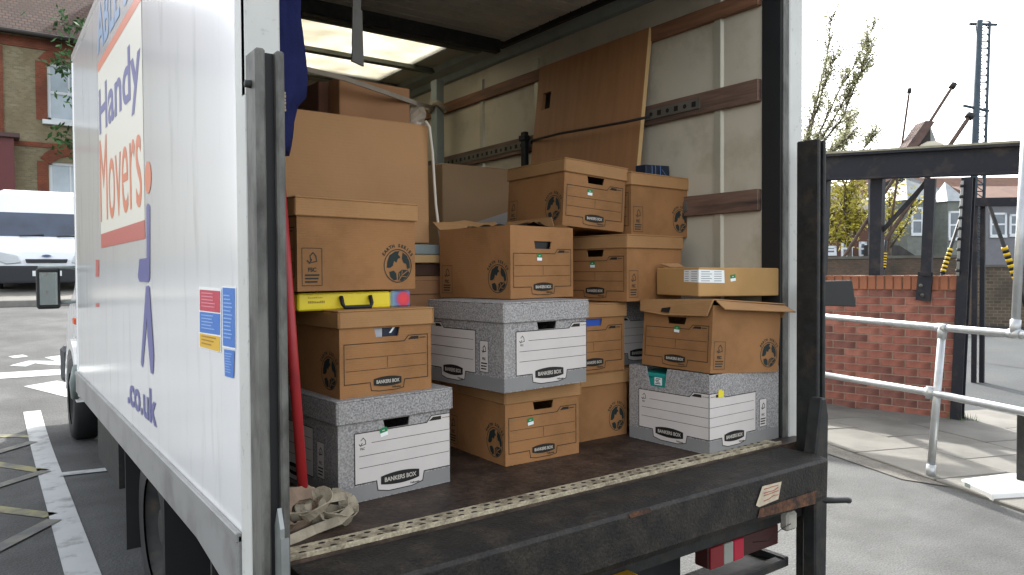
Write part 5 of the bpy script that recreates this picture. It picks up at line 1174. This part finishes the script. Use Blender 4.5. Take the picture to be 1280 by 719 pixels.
def leafy(name, label, D, basepx, limbs, nleaf, spread, size, lm, twigs=5, seed=1, tr_=.12):
    """limbs: lists of photo points giving limb lines in a plane D away; depth is jittered so the crown has volume"""
    rn = random.Random(seed); p = facing(basepx, D); t = thing(name, label, 'tree', tuple(p)); tr = MB(); pts = []
    rp = [Vector(dep(x, y, D))-p for x, y in limbs[0]]
    for li, L in enumerate(limbs):
        off = FWD*rn.uniform(-1, 1)*(.0 if li == 0 else 1.2)
        P = [Vector(dep(x, y, D))-p+off*(i/max(1, len(L)-1)) for i, (x, y) in enumerate(L)]
        if li == 0: P[0].z = 0
        n = len(P); r0 = tr_*(1 if li == 0 else .55)
        tr.tube([tuple(q) for q in P], [r0*(1-.85*i/(n-1)) for i in range(n)], 6)
        for i in range(n-1):
            if li == 0 and i == 0: continue
            for _ in range(twigs):
                a = P[i].lerp(P[i+1], rn.random()); d_ = (P[i+1]-P[i]).normalized()
                e = a+(d_*rn.uniform(.4, 1)+Vector((rn.uniform(-.6, .6), rn.uniform(-.6, .6), rn.uniform(-.1, .6))))*spread*2.2
                tr.tube([tuple(a), tuple((a+e)/2+Vector((0, 0, .04))), tuple(e)], [.018, .012, .005], 4); pts += [a.lerp(e, .4), a.lerp(e, .7), e]
    tr.build('trunk', BARK, t); lf = MB(); leaves(lf, pts, nleaf, spread*.38, size, rn); lf.build('crown', lm, t); return t
leafy('willow_tree', 'tall tree with thin pale spring leaves rising behind the steel frame', 25, 985,
      [[(985, 333), (992, 250), (1003, 190), (1020, 130), (1034, 70), (1039, 22)], [(994, 240), (1020, 175), (1050, 110), (1072, 75), (1092, 32)], [(1000, 235), (1030, 200), (1056, 180), (1072, 158), (1080, 138)], [(996, 235), (1010, 160), (1022, 110), (1028, 85)],
       [(1000, 240), (1035, 205), (1070, 196), (1090, 170)], [(990, 250), (980, 150), (975, 60)], [(1000, 220), (1040, 150), (1062, 110), (1076, 88)], [(992, 250), (960, 170), (945, 90)], [(1010, 200), (1050, 150), (1068, 100), (1080, 62)], [(1005, 215), (1045, 185), (1066, 168)]], 15000, .24, .06, LEAF[0], 17, 2, .085)
leafy('yellow_green_tree', 'small yellow green tree in front of the red brick house', 24, 1062,
      [[(1062, 333), (1062, 300), (1060, 270), (1062, 235)], [(1062, 310), (1046, 280), (1044, 250)], [(1062, 310), (1078, 285), (1080, 250)], [(1062, 300), (1052, 260), (1052, 232)], [(1062, 300), (1072, 262), (1074, 234)], [(1062, 305), (1036, 292), (1034, 262)]], 3600, .30, .075, LEAF[1], 7, 5, .1)
leafy('yellow_green_tree', 'yellow green shrubby tree by the left wall of the grey stone house', 30, 1112,
      [[(1112, 333), (1112, 300), (1111, 270), (1112, 240)], [(1112, 310), (1122, 285), (1124, 258)], [(1112, 310), (1104, 285), (1102, 255)]], 1100, .30, .08, LEAF[1], 6, 6, .1)
# dark lean-to roof by the grey house
p = facing(1120, 38); sh = thing('shed', 'low dark roofed shed in front of the grey stone house', 'shed', tuple(p), (0, 0, YAW)); kk = 38/FPX
b = MB(); b.prism([(-17*kk, 1.4+(333-302)*kk), (-19*kk, 1.4+(333-316)*kk), (26*kk, 1.4+(333-318)*kk), (4*kk, 1.4+(333-304)*kk)], 'Y', 0, 3); b.build('roof', mat('shed_roof', '#3b3836', .8, var=.2, vscale=4), sh); b = MB(); b.bx((-18*kk, .1, 0), (24*kk, 2.9, 1.4+(333-317)*kk)); b.build('wall', GREYR, sh)
# mast
D = 25; p = facing(1217, D); ms = thing('lattice_mast', 'tall thin lattice mast with a ladder beside the demolition site', 'mast', tuple(p))
def lp(px, py, D): return Vector(dep(px, py, D))-p
MST = mat('mast_blue_grey', '#38464f', .6, var=.15, vscale=6)
b = MB(); a, c = lp(1224, 26, D), lp(1214, 333, D); b.tube([tuple(a), tuple(c)], .115, 8); b.build('mast_pole', MST, ms)
b = MB(); a2, c2 = lp(1237, 27, D), lp(1227, 333, D); b.tube([tuple(a2), tuple(c2)], .05, 6); b.build('ladder_rail', MST, ms)
b = MB()
for k in range(36):
    b.tube([tuple(a.lerp(c, k/36)), tuple(a2.lerp(c2, k/36))], .022, 4); b.tube([tuple(a.lerp(c, k/36)), tuple(a2.lerp(c2, (k+1)/36))], .016, 4)
b.build('rung', MST, ms)['kind'] = 'stuff'
for x0, y0, x1, y1 in ((1212, 30, 1246, 31), (1204, 132, 1236, 139)):
    b = MB(); b.tube([tuple(lp(x0, y0, D)), tuple(lp(x1, y1, D))], .05, 6); b.build('crossbar', MST, ms)
# leaning poles
for lab, a, c, r_ in (('thin leaning pole left of the wrecked gable', (1137, 112), (1118, 250), .03), ('slanted timber pole sticking up from the wrecked gable', (1192, 106), (1150, 172), .045), ('slanted steel bar between the gable and the mast', (1213, 144), (1160, 222), .06)):
    A, Cc = Vector(dep(*a, 20)), Vector(dep(*c, 20)); Cb = A+(Cc-A)*((A.z-0)/(A.z-Cc.z)) if A.z > Cc.z else Cc
    t = thing('leaning_pole', lab, 'pole', tuple(Cb)); b = MB(); b.tube([(0, 0, 0), tuple((A-Cb)*.97), tuple(A-Cb)], [r_, r_, r_*.6], 6); b.build('pole', mat('pole_brown', '#5b4a40', .8, var=.2, vscale=4), t); b = MB(); e = (A-Cb); b.tube([tuple(e*.985), tuple(e*1.005)], r_*1.9, 6); b.build('cap', DARKST, t)
# wrecked gable
D = 19.6; gb = thing('wrecked_gable', 'brown wrecked gable end of a half demolished roof above the steel beam', 'ruin', tuple(facing(1155, D)), (0, 0, YAW)); kk = D/FPX
def gp(px, py): return ((px-1155)*kk, 1.4+(333-py)*kk)
b = MB(); b.prism([gp(1122, 196), gp(1136, 196), gp(1168, 150), gp(1156, 149)], 'Y', 0, .5); b.build('rafter', mat('rafter_brown', '#5e4b44', .8, var=.2, vscale=5), gb)
b = MB(); b.prism([gp(1139, 197), gp(1168, 200), gp(1167, 153)], 'Y', .2, .3); b.build('gable_boarding', mat('gable_dark', '#3b3734', .85, var=.2, vscale=5), gb)
b = MB(); b.prism([gp(1168, 200), gp(1188, 200), gp(1170, 153), gp(1167, 150)], 'Y', .3, 1.2); b.build('roof_slope', mat('gable_pale', '#9c9e9a', .7, var=.15, vscale=3), gb)
for u_ in (1094, 1165):
    b = MB(); b.bx((gp(u_, 0)[0]-.05, .2, 0), (gp(u_, 0)[0]+.05, .3, gp(0, 199)[1])); b.build('post', STEELB, gb)
b = MB(); b.bx((gp(1090, 0)[0], .15, gp(0, 206)[1]), (gp(1190, 0)[0], .35, gp(0, 198)[1])); b.build('tie_beam', STEELB, gb)
b = MB(); q0 = gp(1160, 187); b.lathe([(.001, -.3), (.16, -.26), (.24, -.1), (.25, .1), (.2, .26), (.001, .3)], 12, 0, Matrix.Translation((q0[0], -.1, q0[1]))); b.build('vent_cowl', mat('cowl_cream', '#b7b09a', .7), gb)
# raking props with hazard tape
for lab, top, bot, D, hz in (('steel raking prop with black and yellow tape right of the wall post', (1202, 268), (1178, 342), 12, (.58, 1.0)), ('slanted prop with black and yellow tape in the doorway frame', (1236, 256), (1271, 352), 10, (.55, 1.0)), ('short prop with black and yellow tape behind the coping', (1107, 300), (1104, 336), 12, (.45, 1.0))):
    A, Cc = Vector(dep(*top, D)), Vector(dep(*bot, D)); Cb = A+(Cc-A)*(A.z/(A.z-Cc.z)); t = thing('raking_prop', lab, 'prop', tuple(Cb))
    b = MB(); b.tube([(0, 0, 0), tuple(A-Cb)], .028, 8); b.build('tube', DARKST, t)
    s0 = A.lerp(Cc, hz[0])-Cb; s1 = A.lerp(Cc, hz[1])-Cb; n = 12
    b = MB()
    for k in range(n): b.tube([tuple(s0.lerp(s1, k/n)), tuple(s0.lerp(s1, (k+1)/n))], .042, 8, k % 2)
    b.build('hazard_tape', [HAZ_Y, HAZ_K], t)
